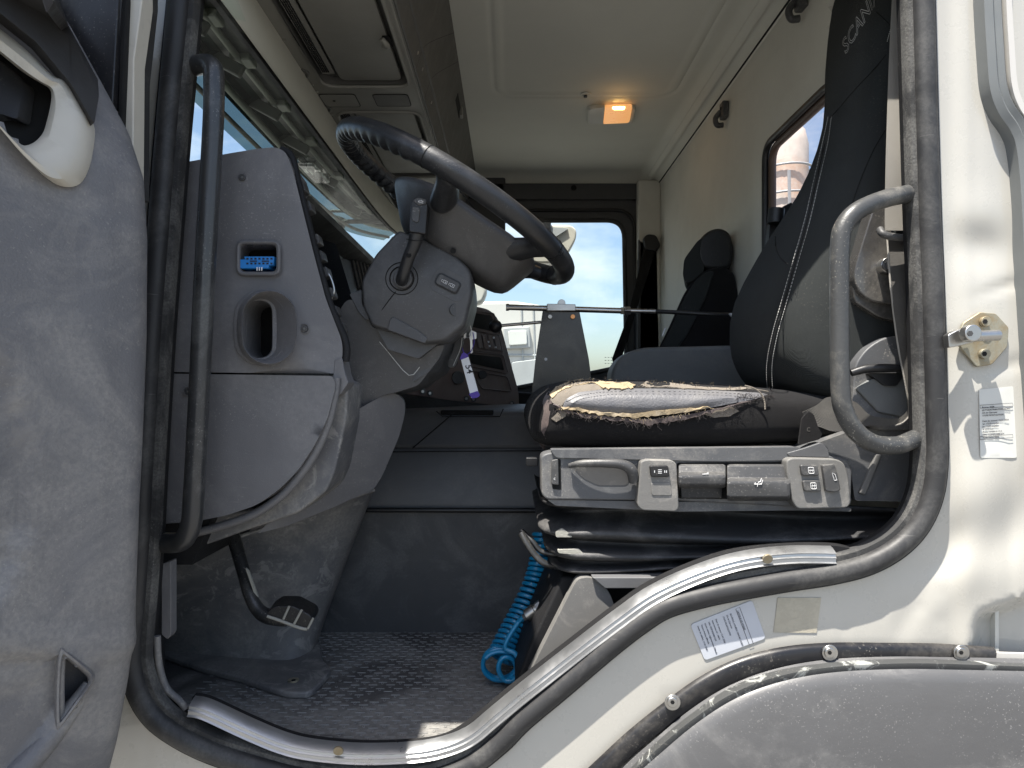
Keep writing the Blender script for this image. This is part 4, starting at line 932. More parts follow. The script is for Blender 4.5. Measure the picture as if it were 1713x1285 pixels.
lea = cpatch('exposed_leather', rnd([(940, 684), (946, 668), (968, 656), (1020, 650), (1100, 650), (1200, 653), (1270, 657), (1286, 660), (1262, 668), (1210, 678), (1150, 690), (1085, 695), (1010, 692), (965, 687)], 5), 'leather', .003, 4, .006)
low_ = jag([(938, 680), (975, 684), (1010, 690), (1060, 692), (1110, 686), (1150, 684), (1190, 679)], 1.2) + jag([(1190, 681), (1150, 690), (1110, 693), (1070, 699), (1035, 697), (1000, 694), (970, 688), (938, 683)], 1.8)
cpatch('torn_foam', low_, 'foam', .008, 0, .001, .0015)
low2 = jag([(925, 676), (960, 690), (1010, 696), (1040, 699), (1090, 702), (1150, 694), (1200, 683), (1260, 668)], 1) + jag([(1262, 670), (1205, 686), (1160, 699), (1120, 705), (1090, 711), (1060, 706), (1020, 702), (975, 697), (930, 684)], 2.2)
cpatch('frayed_cover_edge', low2, 'fabworn', .006, 0, 0, .001)
top_ = jag([(918, 660), (930, 647), (948, 639), (970, 634), (1000, 633), (1010, 639)], 1) + jag([(1040, 642), (990, 640), (958, 645), (936, 654), (921, 668)], 1)
cpatch('torn_foam', top_, 'foam', .006, 0, 0, .001)
cpatch('torn_foam', jag([(994, 640), (1012, 637), (1050, 640), (1064, 644), (1056, 649), (1028, 650), (1006, 648)], 1.6), 'foam', .009, 0, 0, .002)
t2 = jag([(1072, 644), (1085, 637), (1105, 635), (1125, 640), (1160, 645), (1220, 649), (1260, 647)], .8) + jag([(1262, 650), (1220, 653), (1150, 650), (1115, 646), (1075, 648)], .8)
cpatch('torn_lining', t2, 'mesh', .008, 0, 0, .001)
cpatch('foam_hole', rnd(jag([(1176, 692), (1195, 684), (1225, 681), (1236, 688), (1222, 696), (1195, 699), (1176, 692)], .6, 3), 1), 'mesh', .0015, 0)
cpatch('foam_hole', rnd(jag([(922, 700), (935, 688), (950, 687), (946, 697), (930, 706), (922, 700)], .6, 3), 1), 'mesh', .0015, 0)
a = Acc(); b_ = Acc()
def fray(n, path, ln, acc, up=0, r=.0003):
    pts_ = catmull([(x, y, 0) for x, y in path], 6)
    for i in range(n):
        q = random.choice(pts_); x, y = q.x + random.uniform(-6, 6), q.y + random.uniform(-2, 2); w = P(x, y, .12); w = P(x, y, csurf(w.x, w.z, .006)); L_ = random.uniform(.3, 1) * ln
        d = Vector((random.uniform(-1, 1), random.uniform(-.7, -.1), random.uniform(-1.2, .2) + up * 1.6)).normalized(); d2 = Vector((random.uniform(-1, 1), random.uniform(-.5, .3), random.uniform(-1, .4) + up)).normalized()
        acc.tube([w, w + d * L_ * .5, w + d * L_ * .7 + d2 * L_ * .4], r, 3)
fray(160, [(930, 684), (975, 697), (1035, 704), (1090, 710), (1150, 698), (1210, 685), (1262, 668)], .014, a)
fray(70, [(925, 650), (1000, 638), (1100, 640), (1200, 650), (1290, 655)], .010, a, 1)
fray(80, [(1235, 664), (1260, 666), (1290, 662)], .016, a, .4)
fray(70, [(935, 650), (1000, 636), (1060, 645), (1120, 640), (1250, 650)], .009, b_, .5)
fray(60, [(940, 684), (1010, 695), (1090, 699), (1180, 684)], .010, b_)
a.link('dark_fibres', 'threadd', se, smooth=False)['kind'] = 'stuff'; b_.link('pale_fibres', 'foam', se, smooth=False)['kind'] = 'stuff'
ptube('loose_thread', [(1246, 645, .11), (1262, 650, .108), (1274, 660, .106), (1279, 672, .106), (1280, 685, .106)], .0014, 'mesh', se, seg=6)
ptube('loose_thread', [(1250, 650, .11), (1268, 652, .108), (1285, 655, .11)], .0012, 'mesh', se, seg=6)
a = Acc(); 
pts_ = catmull([(x, y, 0) for x, y in [(948, 672), (975, 661), (1030, 655), (1120, 655), (1200, 657), (1262, 661)]], 10)
for i, q in enumerate(pts_):
    w = P(q.x, q.y, .12); w = P(q.x, q.y, csurf(w.x, w.z, .0135)); a.box(w, (.0018, 0, 0), (0, .0005, 0), (0, 0, .0005))
a.link('seam_stitching', 'switch', se, smooth=False)
# backrest
BP = [(668, 1300), (655, 1275), (640, 1256), (620, 1243), (590, 1232), (560, 1228), (520, 1228), (480, 1236), (440, 1252), (400, 1272), (360, 1294), (320, 1320), (280, 1345), (240, 1364), (200, 1378), (160, 1387), (120, 1390), (60, 1391), (0, 1396), (-60, 1404), (-120, 1424), (-150, 1460)]
def byr(py):
    f_ = sstep(560, 150, py) if False else 1 - sstep(150, 480, py)
    return .105 + .02 * f_, .50 - .15 * f_
bz = []; bx = []; bn = []; bf = []
for py, px in BP:
    n_, f_ = byr(py); cy = (n_ + f_) / 2; ys_ = cy + .30 * (f_ - n_) / 2
    bz.append(P(CX, py, .17).z); bx.append(P(px, 655, ys_).x); bn.append(n_); bf.append(f_)
XR = .775
def bsurf(X, Z, off=0):
    xl = lerp(bz, bx, Z); BN = lerp(bz, bn, Z); BF = lerp(bz, bf, Z); hx = (XR - xl) / 2; cx = (XR + xl) / 2; hy = (BF - BN) / 2; cy = (BF + BN) / 2
    q = min(.9999, abs((X - cx) / hx)); return cy - hy * (1 - q ** 2.6) ** (1 / 3.6) - off
rr = []
for k_ in range(61):
    Z = bz[0] + (bz[-1] - bz[0]) * k_ / 60; xl = lerp(bz, bx, Z); BN = lerp(bz, bn, Z); BF = lerp(bz, bf, Z); hx = (XR - xl) / 2; cx = (XR + xl) / 2; hy = (BF - BN) / 2; cy = (BF + BN) / 2; r = []
    for i in range(64):
        a_ = 2 * math.pi * i / 64; c, s = math.cos(a_), math.sin(a_); r.append(Vector((cx + hx * math.copysign(abs(c) ** (2 / 2.6), c), cy + hy * math.copysign(abs(s) ** (2 / 3.6), s), Z)))
    rr.append(r)
br = loft('backrest', rr, 'fabric2', se)
def bpt(px, py, off=.001):
    w = P(px, py, .12)
    for _ in range(4): w = P(px, py, bsurf(w.x, w.z, off))
    return w
a = Acc()
for dx in (-4.5, 4.5):
    pts_ = catmull([(x + dx * (1 if y > 210 else .6), y, 0) for x, y in [(1388, 195), (1380, 240), (1366, 300), (1350, 370), (1330, 440), (1310, 510), (1296, 560), (1287, 610), (1288, 652)]], 12)
    for i in range(0, len(pts_) - 1):
        p, q = bpt(pts_[i].x, pts_[i].y), bpt(pts_[i + 1].x, pts_[i + 1].y); m_ = (p + q) / 2; d = (q - p) * .3; a.tube([m_ - d, m_ + d], .00055, 4)
a.link('seam_stitching', 'thread', br, smooth=False)
a = Acc()
for L_ in ([(1388, 198), (1400, 185), (1430, 150), (1460, 118), (1482, 92)], [(1380, 240), (1366, 300), (1350, 370), (1330, 440), (1310, 510), (1296, 560), (1287, 610), (1288, 652)], [(1466, 20), (1500, 60), (1488, 120)], [(1483, 215), (1462, 250), (1440, 300), (1424, 350), (1412, 420), (1404, 500), (1400, 600)], [(1297, 395), (1298, 415), (1306, 432), (1318, 442)]):
    pts_ = catmull([(x, y, 0) for x, y in L_], 8); a.tube([bpt(q.x, q.y, .0003) for q in pts_], .0010, 5)
a.link('fabric_seams', 'void', br)
a = Acc()
pts_ = catmull([(1503, 22, 0), (1495, 34, 0), (1488, 55, 0), (1484, 70, 0)], 5)
for i in range(len(pts_) - 1):
    p, q = bpt(pts_[i].x, pts_[i].y, .0015), bpt(pts_[i + 1].x, pts_[i + 1].y, .0015); a.tube([p + (q - p) * .15, p + (q - p) * .8], .0007, 4)
a.link('edge_stitching', 'thread', br, smooth=False)
ux = P(1470, -22, .11) - P(1402, 92, .11); uz = P(1396, 20, .11) - P(1412, 75, .11)
def prj(w, z): return bpt(CX + F * w.x / (w.y + D0), CY - F * w.z / (w.y + D0), .0014 + z * .5)
text('embroidered_lettering', 'SCANIA', .034, P(1414, 92, .11), ux, uz, 'thread', br, outline=.0004, proj=prj)
# recliner knobs on the far side of the backrest
kn = thing('adjuster_knob', 'black ribbed knob on a post at the inner side of the driver backrest', 'knob', P(1298, 365, .45))
cyl('knob_cap', P(1298, 362, .40), (.1, 0, 1), .017, .032, 'black', kn); prism('knob_post', rnd([(1288, 372), (1308, 370), (1310, 345), (1325, 338), (1330, 400), (1284, 430)], 3), .42, 'black', kn, dv=(0, .02, 0), bevel=.002)
# seat base panel with controls
SP = rnd([(905, 762), (920, 757), (1100, 757), (1330, 752), (1420, 768), (1426, 790), (1424, 842), (1330, 848), (1130, 838), (915, 836), (906, 828)], [8, 6, 0, 8, 14, 4, 10, 4, 4, 8, 6])
lev_rec = rect(1172, 800, 80, 62, .0, 4); 
cpn = prism('control_panel', SP, .085, 'seatpl', se, dv=(0, .06, 0), bevel=.004)
prism('lever_recess', rnd([(1132, 774), (1312, 773), (1320, 778), (1322, 836), (1134, 834)], 5), .0838, 'void', se, dv=(0, .004, 0), bevel=0)
prism('panel_top_rail', rnd([(920, 752), (1335, 748), (1345, 752), (1345, 770), (1200, 772), (930, 766)], 5), .080, 'seatpl', se, dv=(0, .03, 0), bevel=.003)
# slider
prism('slider_slot', rnd([(924, 768), (938, 768), (939, 820), (924, 818)], 3), .0842, 'void', se, dv=(0, .002, 0), bevel=0)
prism('slider', rnd([(923, 770), (934, 768), (935, 812), (922, 810)], 3), .079, 'switch', se, dv=(0, .01, 0), bevel=.0015)
text('slider_mark', 'c', .008, P(926, 803, .0786), (1, 0, 0), (0, 0, 1), 'icon', se)
# lever with thumb recess
prism('lever_shadow', rnd([(958, 782), (1035, 782), (1055, 795), (1050, 812), (1000, 812), (975, 800)], 8), .0842, 'switch', se, dv=(0, .002, 0), bevel=0)
ptube('lever', [(952, 779, .078), (975, 775, .068), (1010, 775, .063), (1040, 777, .063), (1056, 787, .066), (1060, 805, .074)], [.004, .006, .0075, .0085, .010, .009], 'switch', se)
# switch block
sb = prism('switch_block', rnd([(1072, 772), (1082, 769), (1125, 770), (1132, 776), (1136, 850), (1130, 856), (1074, 854), (1066, 846)], 6), .062, 'seatpl2', se, dv=(0, .03, 0), bevel=.004)
prism('rocker', rnd([(1087, 779), (1118, 779), (1121, 798), (1089, 798)], 4), .056, 'black', sb, dv=(0, .01, 0), bevel=.002)
prism('blank_cover', rnd([(1089, 808), (1122, 808), (1124, 829), (1090, 829)], 4), .0605, 'seatpl2', sb, dv=(0, .006, 0), bevel=.001)
a = Acc()
for k_ in range(3): a.box(P(1104, 786 + k_ * 2.8, .0556), (.0032, 0, 0), (0, .0002, 0), (0, 0, .0005))
for k_ in (-9, 8, 11): a.box(P(1104 + k_, 789, .0556), (.0006, 0, 0), (0, .0002, 0), (0, 0, .002))
a.link('heater_icon', 'icon', sb, smooth=False)
# two paddles
def paddle(x0, x1, yt, ym, yb):
    k_ = (x1 - x0); rr = []
    for x, s in ((x0, 0), (x0 + 5, 1), (x1 - 5, 1), (x1, 0)):
        c = [(yt, .080), (yt + 3, .072), (ym - 6, .066), (ym - 2, .052 - .002 * s), (ym + 3, .048), (yb - 5, .050), (yb, .058), (yb + 2, .080)]
        rr.append([P(x, py + (2 if not s else 0) * (1 if py < ym else -1), y) for py, y in c])
    return loft('seat_lever', rr, 'switch', se, bevel=.002)
pa = paddle(1135, 1214, 776, 796, 815); pb = paddle(1216, 1322, 776, 806, 836)
a = Acc(); a.box(P(1179, 793, .049), (.004, 0, .0003), (0, .0004, 0), (0, 0, .0006)); a.box(P(1184, 792, .049), (.0012, 0, 0), (0, .0004, 0), (0, 0, .0014)); a.link('lever_icon', 'icon', pa, smooth=False)
a = Acc(); a.tube([P(1274, 800, .0475), P(1272, 806, .0475), P(1268, 807, .0475)], .0007, 4); a.tube([P(1276, 803, .0475), P(1274, 810, .0475), P(1262, 810, .0475), P(1264, 807, .0475)], .0007, 4); a.tube([P(1268, 809, .0475), P(1267, 814, .0475)], .0006, 4); a.link('seat_icon', 'icon', pb, smooth=False)
prism('paddle_base', rnd([(1138, 812), (1210, 812), (1208, 834), (1140, 834)], 3), .075, 'black', se, dv=(0, .01, 0), bevel=.002)
# window switch block
wb = prism('switch_block', rnd([(1316, 770), (1325, 766), (1400, 768), (1412, 774), (1418, 790), (1425, 840), (1418, 850), (1334, 852), (1326, 840), (1316, 790)], 7), .060, 'seatpl2', se, dv=(0, .03, 0), bevel=.005)
for y0 in (0, 26):
    r1 = prism('rocker', rnd([(1339 + y0 * .15, 778 + y0), (1368 + y0 * .15, 778 + y0), (1371 + y0 * .15, 796 + y0), (1342 + y0 * .15, 796 + y0)], 4), .054, 'switch', wb, dv=(0, .01, 0), bevel=.002)
    a = Acc(); a.tube([P(x, y, .0535) for x, y in rnd([(1352 + y0 * .15, 782 + y0), (1361 + y0 * .15, 782 + y0), (1362 + y0 * .15, 792 + y0), (1353 + y0 * .15, 792 + y0)], 1.5, 2)], .0005, 4, True)
    a.tube([P(1355 + y0 * .15, 784 + y0, .0535), P(1355.4 + y0 * .15, 790 + y0, .0535)], .0004, 4); a.tube([P(1358.6 + y0 * .15, 784 + y0, .0535), P(1359 + y0 * .15, 790 + y0, .0535)], .0004, 4); a.tube([P(1353.5 + y0 * .15, 787 + y0, .0535), P(1361 + y0 * .15, 787 + y0, .0535)], .0004, 4); a.link('window_icon', 'icon', r1, smooth=False)
r1 = prism('tall_rocker', rnd([(1376, 778), (1396, 776), (1401, 790), (1407, 820), (1398, 824), (1382, 822)], 3), .052, 'switch', wb, dv=(0, .012, 0), bevel=.003)
a = Acc(); a.tube([P(x, y, .0515) for x, y in ((1392, 791), (1397, 794), (1400, 803), (1396, 804), (1394, 798))], .0006, 4, True); a.link('mirror_icon', 'icon', r1, smooth=False)
prism('lower_rail', rnd([(1040, 838), (1330, 842), (1424, 850), (1424, 856), (1330, 854), (1134, 856), (930, 846), (915, 836)], 3), .09, 'seatpl', se, dv=(0, .04, 0), bevel=.003)
# side shell of seat under belt
prism('side_shell', rnd([(1335, 752), (1376, 738), (1420, 722), (1470, 715), (1560, 720), (1560, 840), (1430, 838), (1424, 790), (1414, 768)], 6), .10, 'seatpl', se, dv=(0, .05, 0), bevel=.004)
prism('shell_rib', [(1438, 825), (1466, 760), (1476, 760), (1448, 828)], .094, 'seatpl2', se, dv=(0, .01, 0), bevel=.002)
prism('shell_corner', rnd([(1316, 758), (1345, 750), (1374, 740), (1386, 752), (1388, 766), (1320, 764)], 4), .078, 'seatpl', se, dv=(0, .03, 0), bevel=.003)
# bellows
rr = []
prf = [(838, .125), (846, .118), (858, .16), (866, .17), (876, .150), (886, .108), (892, .094), (902, .096), (908, .13), (913, .15), (919, .108), (924, .098), (932, .102), (937, .13), (941, .145), (946, .106), (952, .104), (958, .125), (964, .155)]
for py, yn in prf:
    p = P(0, py, .12); z = p.z; r = []
    x0 = P(905 + (py - 838) * .25, py, .14).x; x0 += (yn - .12) * .7
    for X, Y in catmull([(.72, yn, 0), (.5, yn, 0), (.3, yn + .002, 0), (x0 + .12, yn + .002, 0), (x0 + .06, yn + .003, 0), (x0 + .02, yn + .015, 0), (x0, yn + .06, 0), (x0 - .002, yn + .15, 0), (x0, .6, 0)], 5) and [(q.x, q.y) for q in catmull([(.72, yn, 0), (.5, yn, 0), (.3, yn + .002, 0), (x0 + .12, yn + .002, 0), (x0 + .06, yn + .003, 0), (x0 + .02, yn + .015, 0), (x0, yn + .06, 0), (x0 - .002, yn + .15, 0), (x0, .6, 0)], 5)]:
        r.append(Vector((X, Y, z + .006 * math.sin(X * 9 + py * .05) + (.012 * (py - 890) / 70 * max(0, (X - .1)) * 1.4))))
    rr.append(r)
loft('bellows', rr, 'bellow', se, caps=False, closed=False, sub=1, solid=.002)
cpx = [(rnd([(929, 890), (940, 884), (952, 892), (958, 899), (930, 899)], 3), .101), (rnd([(932, 919), (968, 918), (976, 926), (972, 930), (934, 926)], 3), .106)]
for q, y in cpx: prism('chalky_patch', q, y, 'chalk', se, dv=(0, .006, 0), bevel=.002)
prism('side_tab', rnd([(880, 766), (900, 766), (900, 780), (880, 780)], 2), .20, 'black', se, dv=(0, .02, 0), bevel=.002)
# ============================================================ SEAT BELT and covers
bt = thing('seat_belt', 'grey seat belt running down from the pillar and looping beside the driver seat', 'seat belt', P(1500, 500, .05))
def strap(name, pts, w, m, parent, y, th=.0015):
    """pts = (px left, px right, py)"""
    L_ = catmull([(a, c, y + (d if d else 0)) for a, b, c, d in pts], 8); R_ = catmull([(b, c, y + (d if d else 0)) for a, b, c, d in pts], 8)
    rings = [[P(l.x, l.y, l.z), P(r.x, r.y, r.z)] for l, r in zip(L_, R_)]
    return loft(name, rings, m, parent, caps=False, closed=False, solid=th)
strap('upper_strap', [(1494, 1530, -40, .03), (1487, 1532, 100, .02), (1482, 1534, 250, .0), (1480, 1535, 350, 0), (1480, 1535, 386, 0)], 0, 'belt_lit', bt, .05)
ptube('belt_guide', [(1540, 398, .04), (1500, 397, .035), (1478, 392, .035), (1472, 384, .045)], .006, 'switch', bt)
strap('lower_strap', [(1484, 1530, 398, .02), (1487, 1532, 440, .01), (1492, 1534, 500, 0), (1500, 1535, 560, 0), (1510, 1535, 620, 0), (1518, 1532, 670, 0), (1519, 1528, 700, 0)], 0, 'belt', bt, .045)
ptube('strap_edge', [(1484, 398, .05), (1490, 480, .045), (1501, 570, .045), (1516, 650, .045), (1522, 690, .045), (1512, 706, .05), (1498, 712, .06)], .0016, 'belt_lit', bt)
st2 = [P(1340, 690, .09), P(1360, 676, .08), P(1386, 664, .075)]
loop_t = [(1342, 690, .09), (1366, 678, .078), (1388, 664, .072), (1430, 672, .07), (1452, 692, .07), (1470, 698, .068), (1500, 700, .06), (1516, 690, .055), (1524, 670, .05)]
loop_b = [(1346, 703, .095), (1372, 715, .08), (1398, 722, .07), (1432, 718, .066), (1455, 712, .066), (1475, 714, .066), (1500, 710, .06), (1520, 700, .055), (1532, 680, .05)]
lt = catmull([P(*q) for q in loop_t], 6); lb = catmull([P(*q) for q in loop_b], 6)
loft('lap_strap', [[a, b] for a, b in zip(lt, lb)], 'belt', bt, caps=False, closed=False, solid=.0015)
cov = thing('belt_mount_cover', 'dark dusty smoked plastic cover of the belt mount behind the grab handle', 'belt cover', P(1480, 440, .1))
prism('cover_shell', rnd([(1462, 345), (1490, 340), (1500, 420), (1500, 510), (1462, 505), (1440, 492), (1428, 470), (1432, 440), (1446, 395)], [8, 4, 4, 6, 10, 10, 14, 12, 12], 6), .078, 'clearcov', cov, dv=(0, .09, 0), bevel=.012, seg=5)
prism('cover_foot', rnd([(1424, 468), (1450, 478), (1500, 500), (1510, 540), (1470, 530), (1430, 505)], 8), .09, 'clearcov', cov, dv=(0, .08, 0), bevel=.008)
cyl('spring_bolt', P(1482, 445, .07), (0, 1, 0), .013, .02, 'steel', cov); cyl('bolt_centre', P(1483, 445, .058), (0, 1, 0), .007, .006, 'switch', cov)
rs = thing('recliner_housing', 'grey rounded recliner housing with black release lever beside the seat', 'seat mechanism', P(1480, 640, .12))
prism('housing', rnd([(1430, 610), (1450, 582), (1480, 564), (1520, 560), (1560, 570), (1560, 720), (1470, 720), (1425, 690)], [14, 16, 14, 8, 4, 4, 8, 12], 6), .082, 'seatpl', rs, dv=(0, .06, 0), bevel=.012, seg=5)
prism('housing_step', rnd([(1432, 650), (1456, 634), (1520, 626), (1520, 700), (1470, 690)], 6), .076, 'box', rs, dv=(0, .02, 0), bevel=.003)
ptube('release_lever', [(1424, 624, .066), (1450, 617, .063), (1480, 616, .062), (1510, 616, .064)], [.006, .0075, .0075, .006], 'black', rs)
prism('lever_foot', rnd([(1452, 624), (1515, 624), (1500, 646), (1480, 645)], 4), .07, 'black', rs, dv=(0, .02, 0), bevel=.003)
prism('buckle_flap', rnd([(1342, 700), (1352, 688), (1384, 706), (1372, 735), (1336, 745)], 3), .082, 'fabric', bt, dv=(0, .006, 0), bevel=.001)
text('flap_mark', 'c', .016, P(1349, 722, .0815), (1, 0, 0), (0, 0, 1), 'belt', bt)

# ============================================================ BEYOND THE DRIVER SEAT
bx_ = thing('storage_box', 'grey rounded storage box between the seats', 'storage box', (.3, 1.0, -.3))
prism('box_body', rnd([(1022, 660), (1024, 620), (1035, 600), (1058, 586), (1082, 581), (1250, 577), (1300, 577), (1300, 700), (1022, 700)], [4, 10, 14, 14, 8, 0, 0, 0, 0], 6), .74, 'box', bx_, dv=(0, .10, 0), bevel=.012, seg=4)
ps = thing('passenger_seat', 'dark passenger seat with headrest standing at the far side of the cab', 'passenger seat', (.5, 1.5, -.5))
def slabring(yc, w, pts, s): pass
bk = rnd([(1098, 590), (1120, 545), (1142, 495), (1160, 466), (1182, 450), (1210, 446), (1228, 455), (1236, 500), (1245, 620), (1100, 640)], [8, 10, 10, 12, 12, 10, 10, 6, 4, 4], 6)
prism('seat_back', bk, .88, 'fabric', ps, dv=(.05, .20, 0), bevel=.03, seg=5)
prism('seat_bolster', rnd([(1100, 592), (1124, 546), (1146, 495), (1164, 468), (1180, 455), (1196, 452), (1180, 500), (1150, 560), (1126, 592)], 8), .865, 'fabric2', ps, dv=(.05, .20, 0), bevel=.012, seg=4)
prism('headrest', rnd([(1168, 400), (1186, 384), (1206, 380), (1222, 390), (1228, 420), (1222, 448), (1196, 452), (1174, 448), (1166, 425)], [12] * 9, 6), .885, 'black', ps, dv=(.045, .16, 0), bevel=.03, seg=5)
prism('headrest_face', rnd([(1166, 404), (1174, 398), (1170, 425), (1180, 450), (1160, 470), (1148, 474), (1142, 462), (1144, 434)], 8), .875, 'fabric2', ps, dv=(.045, .16, 0), bevel=.012, seg=4)
prism('seat_cushion', rnd([(1040, 640), (1050, 600), (1140, 590), (1240, 600), (1240, 700), (1040, 700)], 10), .88, 'fabric', ps, dv=(0, .35, 0), bevel=.03)
prism('seat_tag', [(1107, 562), (1109, 562), (1114, 549), (1112, 548)], .86, 'white', ps, dv=(0, .002, 0), bevel=0)
pb_ = thing('passenger_belt', 'black passenger seat belt hanging from the far pillar', 'seat belt', P(1070, 500, 1.88))
prism('belt_anchor', rnd([(1076, 398), (1084, 391), (1098, 393), (1106, 410), (1100, 420), (1080, 418)], 5), 1.86, 'black', pb_, dv=(0, .03, 0), bevel=.006)
prism('belt_strap', [(1078, 412), (1098, 416), (1058, 540), (1040, 600), (1030, 625), (1024, 600), (1050, 530)], 1.87, 'fabric', pb_, dv=(0, .006, 0), bevel=.001)
prism('pillar_trim', [(1068, 400), (1100, 420), (1104, 600), (1066, 600)], 1.90, 'fdoor', cab, dv=(0, .03, 0), bevel=.004)
# bracket with cable control
bc = thing('cable_bracket', 'black steel plate stand with clamped push pull rod and cable', 'control bracket', P(940, 660, .68))
prism('plate', rnd([(908, 519), (969, 519), (985, 600), (998, 700), (885, 700), (896, 600)], [3, 3, 0, 0, 0, 0]), .68, 'blackpaint', bc, dv=(0, .006, 0), bevel=.001)
prism('clamp', rnd([(915, 508), (963, 509), (963, 520), (915, 520)], 1.5), .665, 'steel', bc, dv=(0, .03, 0), bevel=.002)
cyl('clamp_top', P(939, 508, .68), (0, 1, 0), .010, .02, 'steel', bc)
rod = tube('rod', [P(848, 514, .68), P(1040, 520, .68)], .0075, 'steel', bc, sm=0, seg=16)
cyl('rod_cap', P(849, 514, .68), (1, 0, 0), .0095, .008, 'steel', rod)
cyl('nut', P(1041, 520, .68), (1, 0, 0), .010, .008, 'brass', bc, seg=6); cyl('nut', P(1049, 520, .68), (1, 0, 0), .0115, .016, 'steel', bc, seg=6)
tube('rod_end', [P(1054, 520, .68), P(1096, 521, .68)], .0055, 'steel', bc, sm=0)
ptube('cable', [(1096, 521, .68), (1140, 523, .68), (1190, 526, .66), (1226, 527, .62)], .0055, 'black', bc)
prism('cable_end', rnd([(1220, 524), (1234, 524), (1234, 533), (1228, 533)], 1.5), .61, 'white', bc, dv=(0, .01, 0), bevel=.001)
cyl('bolt', P(920, 530, .677), (0, 1, 0), .0062, .008, 'steel', bc, seg=6); cyl('bolt', P(958, 530, .677), (0, 1, 0), .0062, .008, 'copper', bc)
cyl('plate_hole', P(913, 601, .679), (0, 1, 0), .004, .0025, 'white', bc, bevel=0)
lv = thing('ball_lever', 'black ball knob on thin steel rod beside the bracket plate', 'lever', P(830, 545, .72))
tube('lever_rod', [P(836, 545, .72), P(905, 539, .72)], .0042, 'steel', lv, sm=0); sphere('ball_knob', P(829, 546, .72), .0175, 'black', lv)

# dome lamp
dl = thing('dome_lamp', 'ceiling lamp with clear half and glowing amber half', 'ceiling lamp', (.34, 1.25, .96))
zc = .945
def cz(px, py, dz=0): 
    z = zc + dz; d = z * F / (CY - py); return Vector(((px - CX) / F * d, d - D0, z))
def zprism(name, pts, dz, h, m, par, bevel=.004):
    a_ = [cz(x, y, dz) for x, y in pts]; n = len(a_)
    return link(name, a_ + [p + Vector((0, 0, h)) for p in a_], [tuple(range(n))[::-1], tuple(range(n, 2 * n))] + [(i, (i + 1) % n, n + (i + 1) % n, n + i) for i in range(n)], m, par, bevel=bevel)
zprism('lamp_base', rnd([(982, 183), (990, 180), (1056, 178), (1064, 184), (1058, 208), (1050, 210), (985, 210), (981, 205)], 4), .008, .014, 'ceil', dl)
zprism('clear_lens', rnd([(985, 183), (1012, 180), (1009, 208), (986, 208)], [5, 1, 1, 5]), .0, .010, 'labelpale', dl, .003)
zprism('amber_lens', rnd([(1012.5, 180), (1058, 178.5), (1053, 206), (1009.5, 208)], [1, 4, 5, 1]), .0, .010, 'amber', dl, .003)
zprism('bulb_glow', rnd([(1024, 180), (1046, 179.5), (1044, 184), (1026, 184)], 2), -.0015, .003, 'bulb', dl, .001)
pl_ = bpy.data.lights.new('dome_lamp_light', 'POINT'); pl_.energy = .022; pl_.color = (1, .55, .2); pl_.shadow_soft_size = .03
plo = bpy.data.objects.new('dome_lamp_light', pl_); COL.objects.link(plo); plo.location = cz(1034, 190, -.05); plo.parent = dl; plo.matrix_parent_inverse = Matrix.Translation(-dl.location)
# coat hooks
def hook(Y, Z, label):
    h = thing('coat_hook', label, 'coat hook', (XW, Y, Z), 'coat hooks on the rear wall')
    box('hook_plate', (XW - .012, Y, Z), (.02, .035, .05), 'switch', h, .005); 
    tube('hook_arm', [(XW - .02, Y + .01, Z), (XW - .035, Y + .01, Z - .02), (XW - .03, Y + .01, Z - .04), (XW - .012, Y + .01, Z - .04)], .008, 'switch', h)
    cyl('hook_hole', (XW - .023, Y - .002, Z + .005), (1, 0, 0), .005, .002, 'void', h, bevel=0)
hook(.98, .850, 'dark grey coat hook on the rear wall below the ceiling edge, nearer the dome lamp')
hook(.43, .875, 'coat hook on the rear wall cut off by the top of the photo')
# ============================================================ HOSE
hs_ = thing('coiled_hose', 'bright blue coiled air hose with grey coupling hanging by the seat base', 'air hose', P(850, 1130, .3))
axp = catmull([P(908, 892, .42), P(903, 935, .41), P(893, 975, .395), (P(875, 1020, .375)), P(855, 1062, .35), P(838, 1100, .325)], 30)
n = len(axp); turns = 23; pts_ = []
N_ = 900
for i in range(N_):
    f_ = i / (N_ - 1); k_ = f_ * (n - 1); i0 = min(int(k_), n - 2); c = axp[i0].lerp(axp[i0 + 1], k_ - i0); t = (axp[min(i0 + 2, n - 1)] - axp[max(i0 - 1, 0)]).normalized()
    s1 = t.cross(Vector((0, 1, 0))).normalized(); s2 = t.cross(s1).normalized()
    ph = 2 * math.pi * turns * (f_ ** 1.05) + .15 * math.sin(f_ * 20); r = .0195 + .007 * sstep(.3, 1, f_); pts_.append(c + (s1 * math.cos(ph) + s2 * math.sin(ph)) * r)
ctr = P(836, 1108, .30)
for i in range(60):
    ph = i / 60 * 2 * math.pi * 2.2; pts_.append(ctr + Vector((.034 * math.cos(ph + 1.5), -.0008 * i * .5, .030 * math.sin(ph + 1.5))))
tube('coil', pts_, .0047, 'blue', hs_, sm=0, seg=8)
ptube('end_loop', [(868, 1040, .28), (850, 1068, .272), (846, 1085, .27), (862, 1094, .266), (869, 1114, .262), (860, 1136, .262), (844, 1138, .264), (834, 1120, .266), (840, 1102, .268), (856, 1102, .272), (866, 1120, .28)], .0052, 'blue', hs_, seg=10)
ptube('supply_tube', [(868, 1040, .28), (876, 1032, .275), (884, 1026, .27)], .0052, 'blue', hs_)
cp0, cp1 = P(876, 1034, .262), P(928, 995, .255)
cd = (cp1 - cp0)
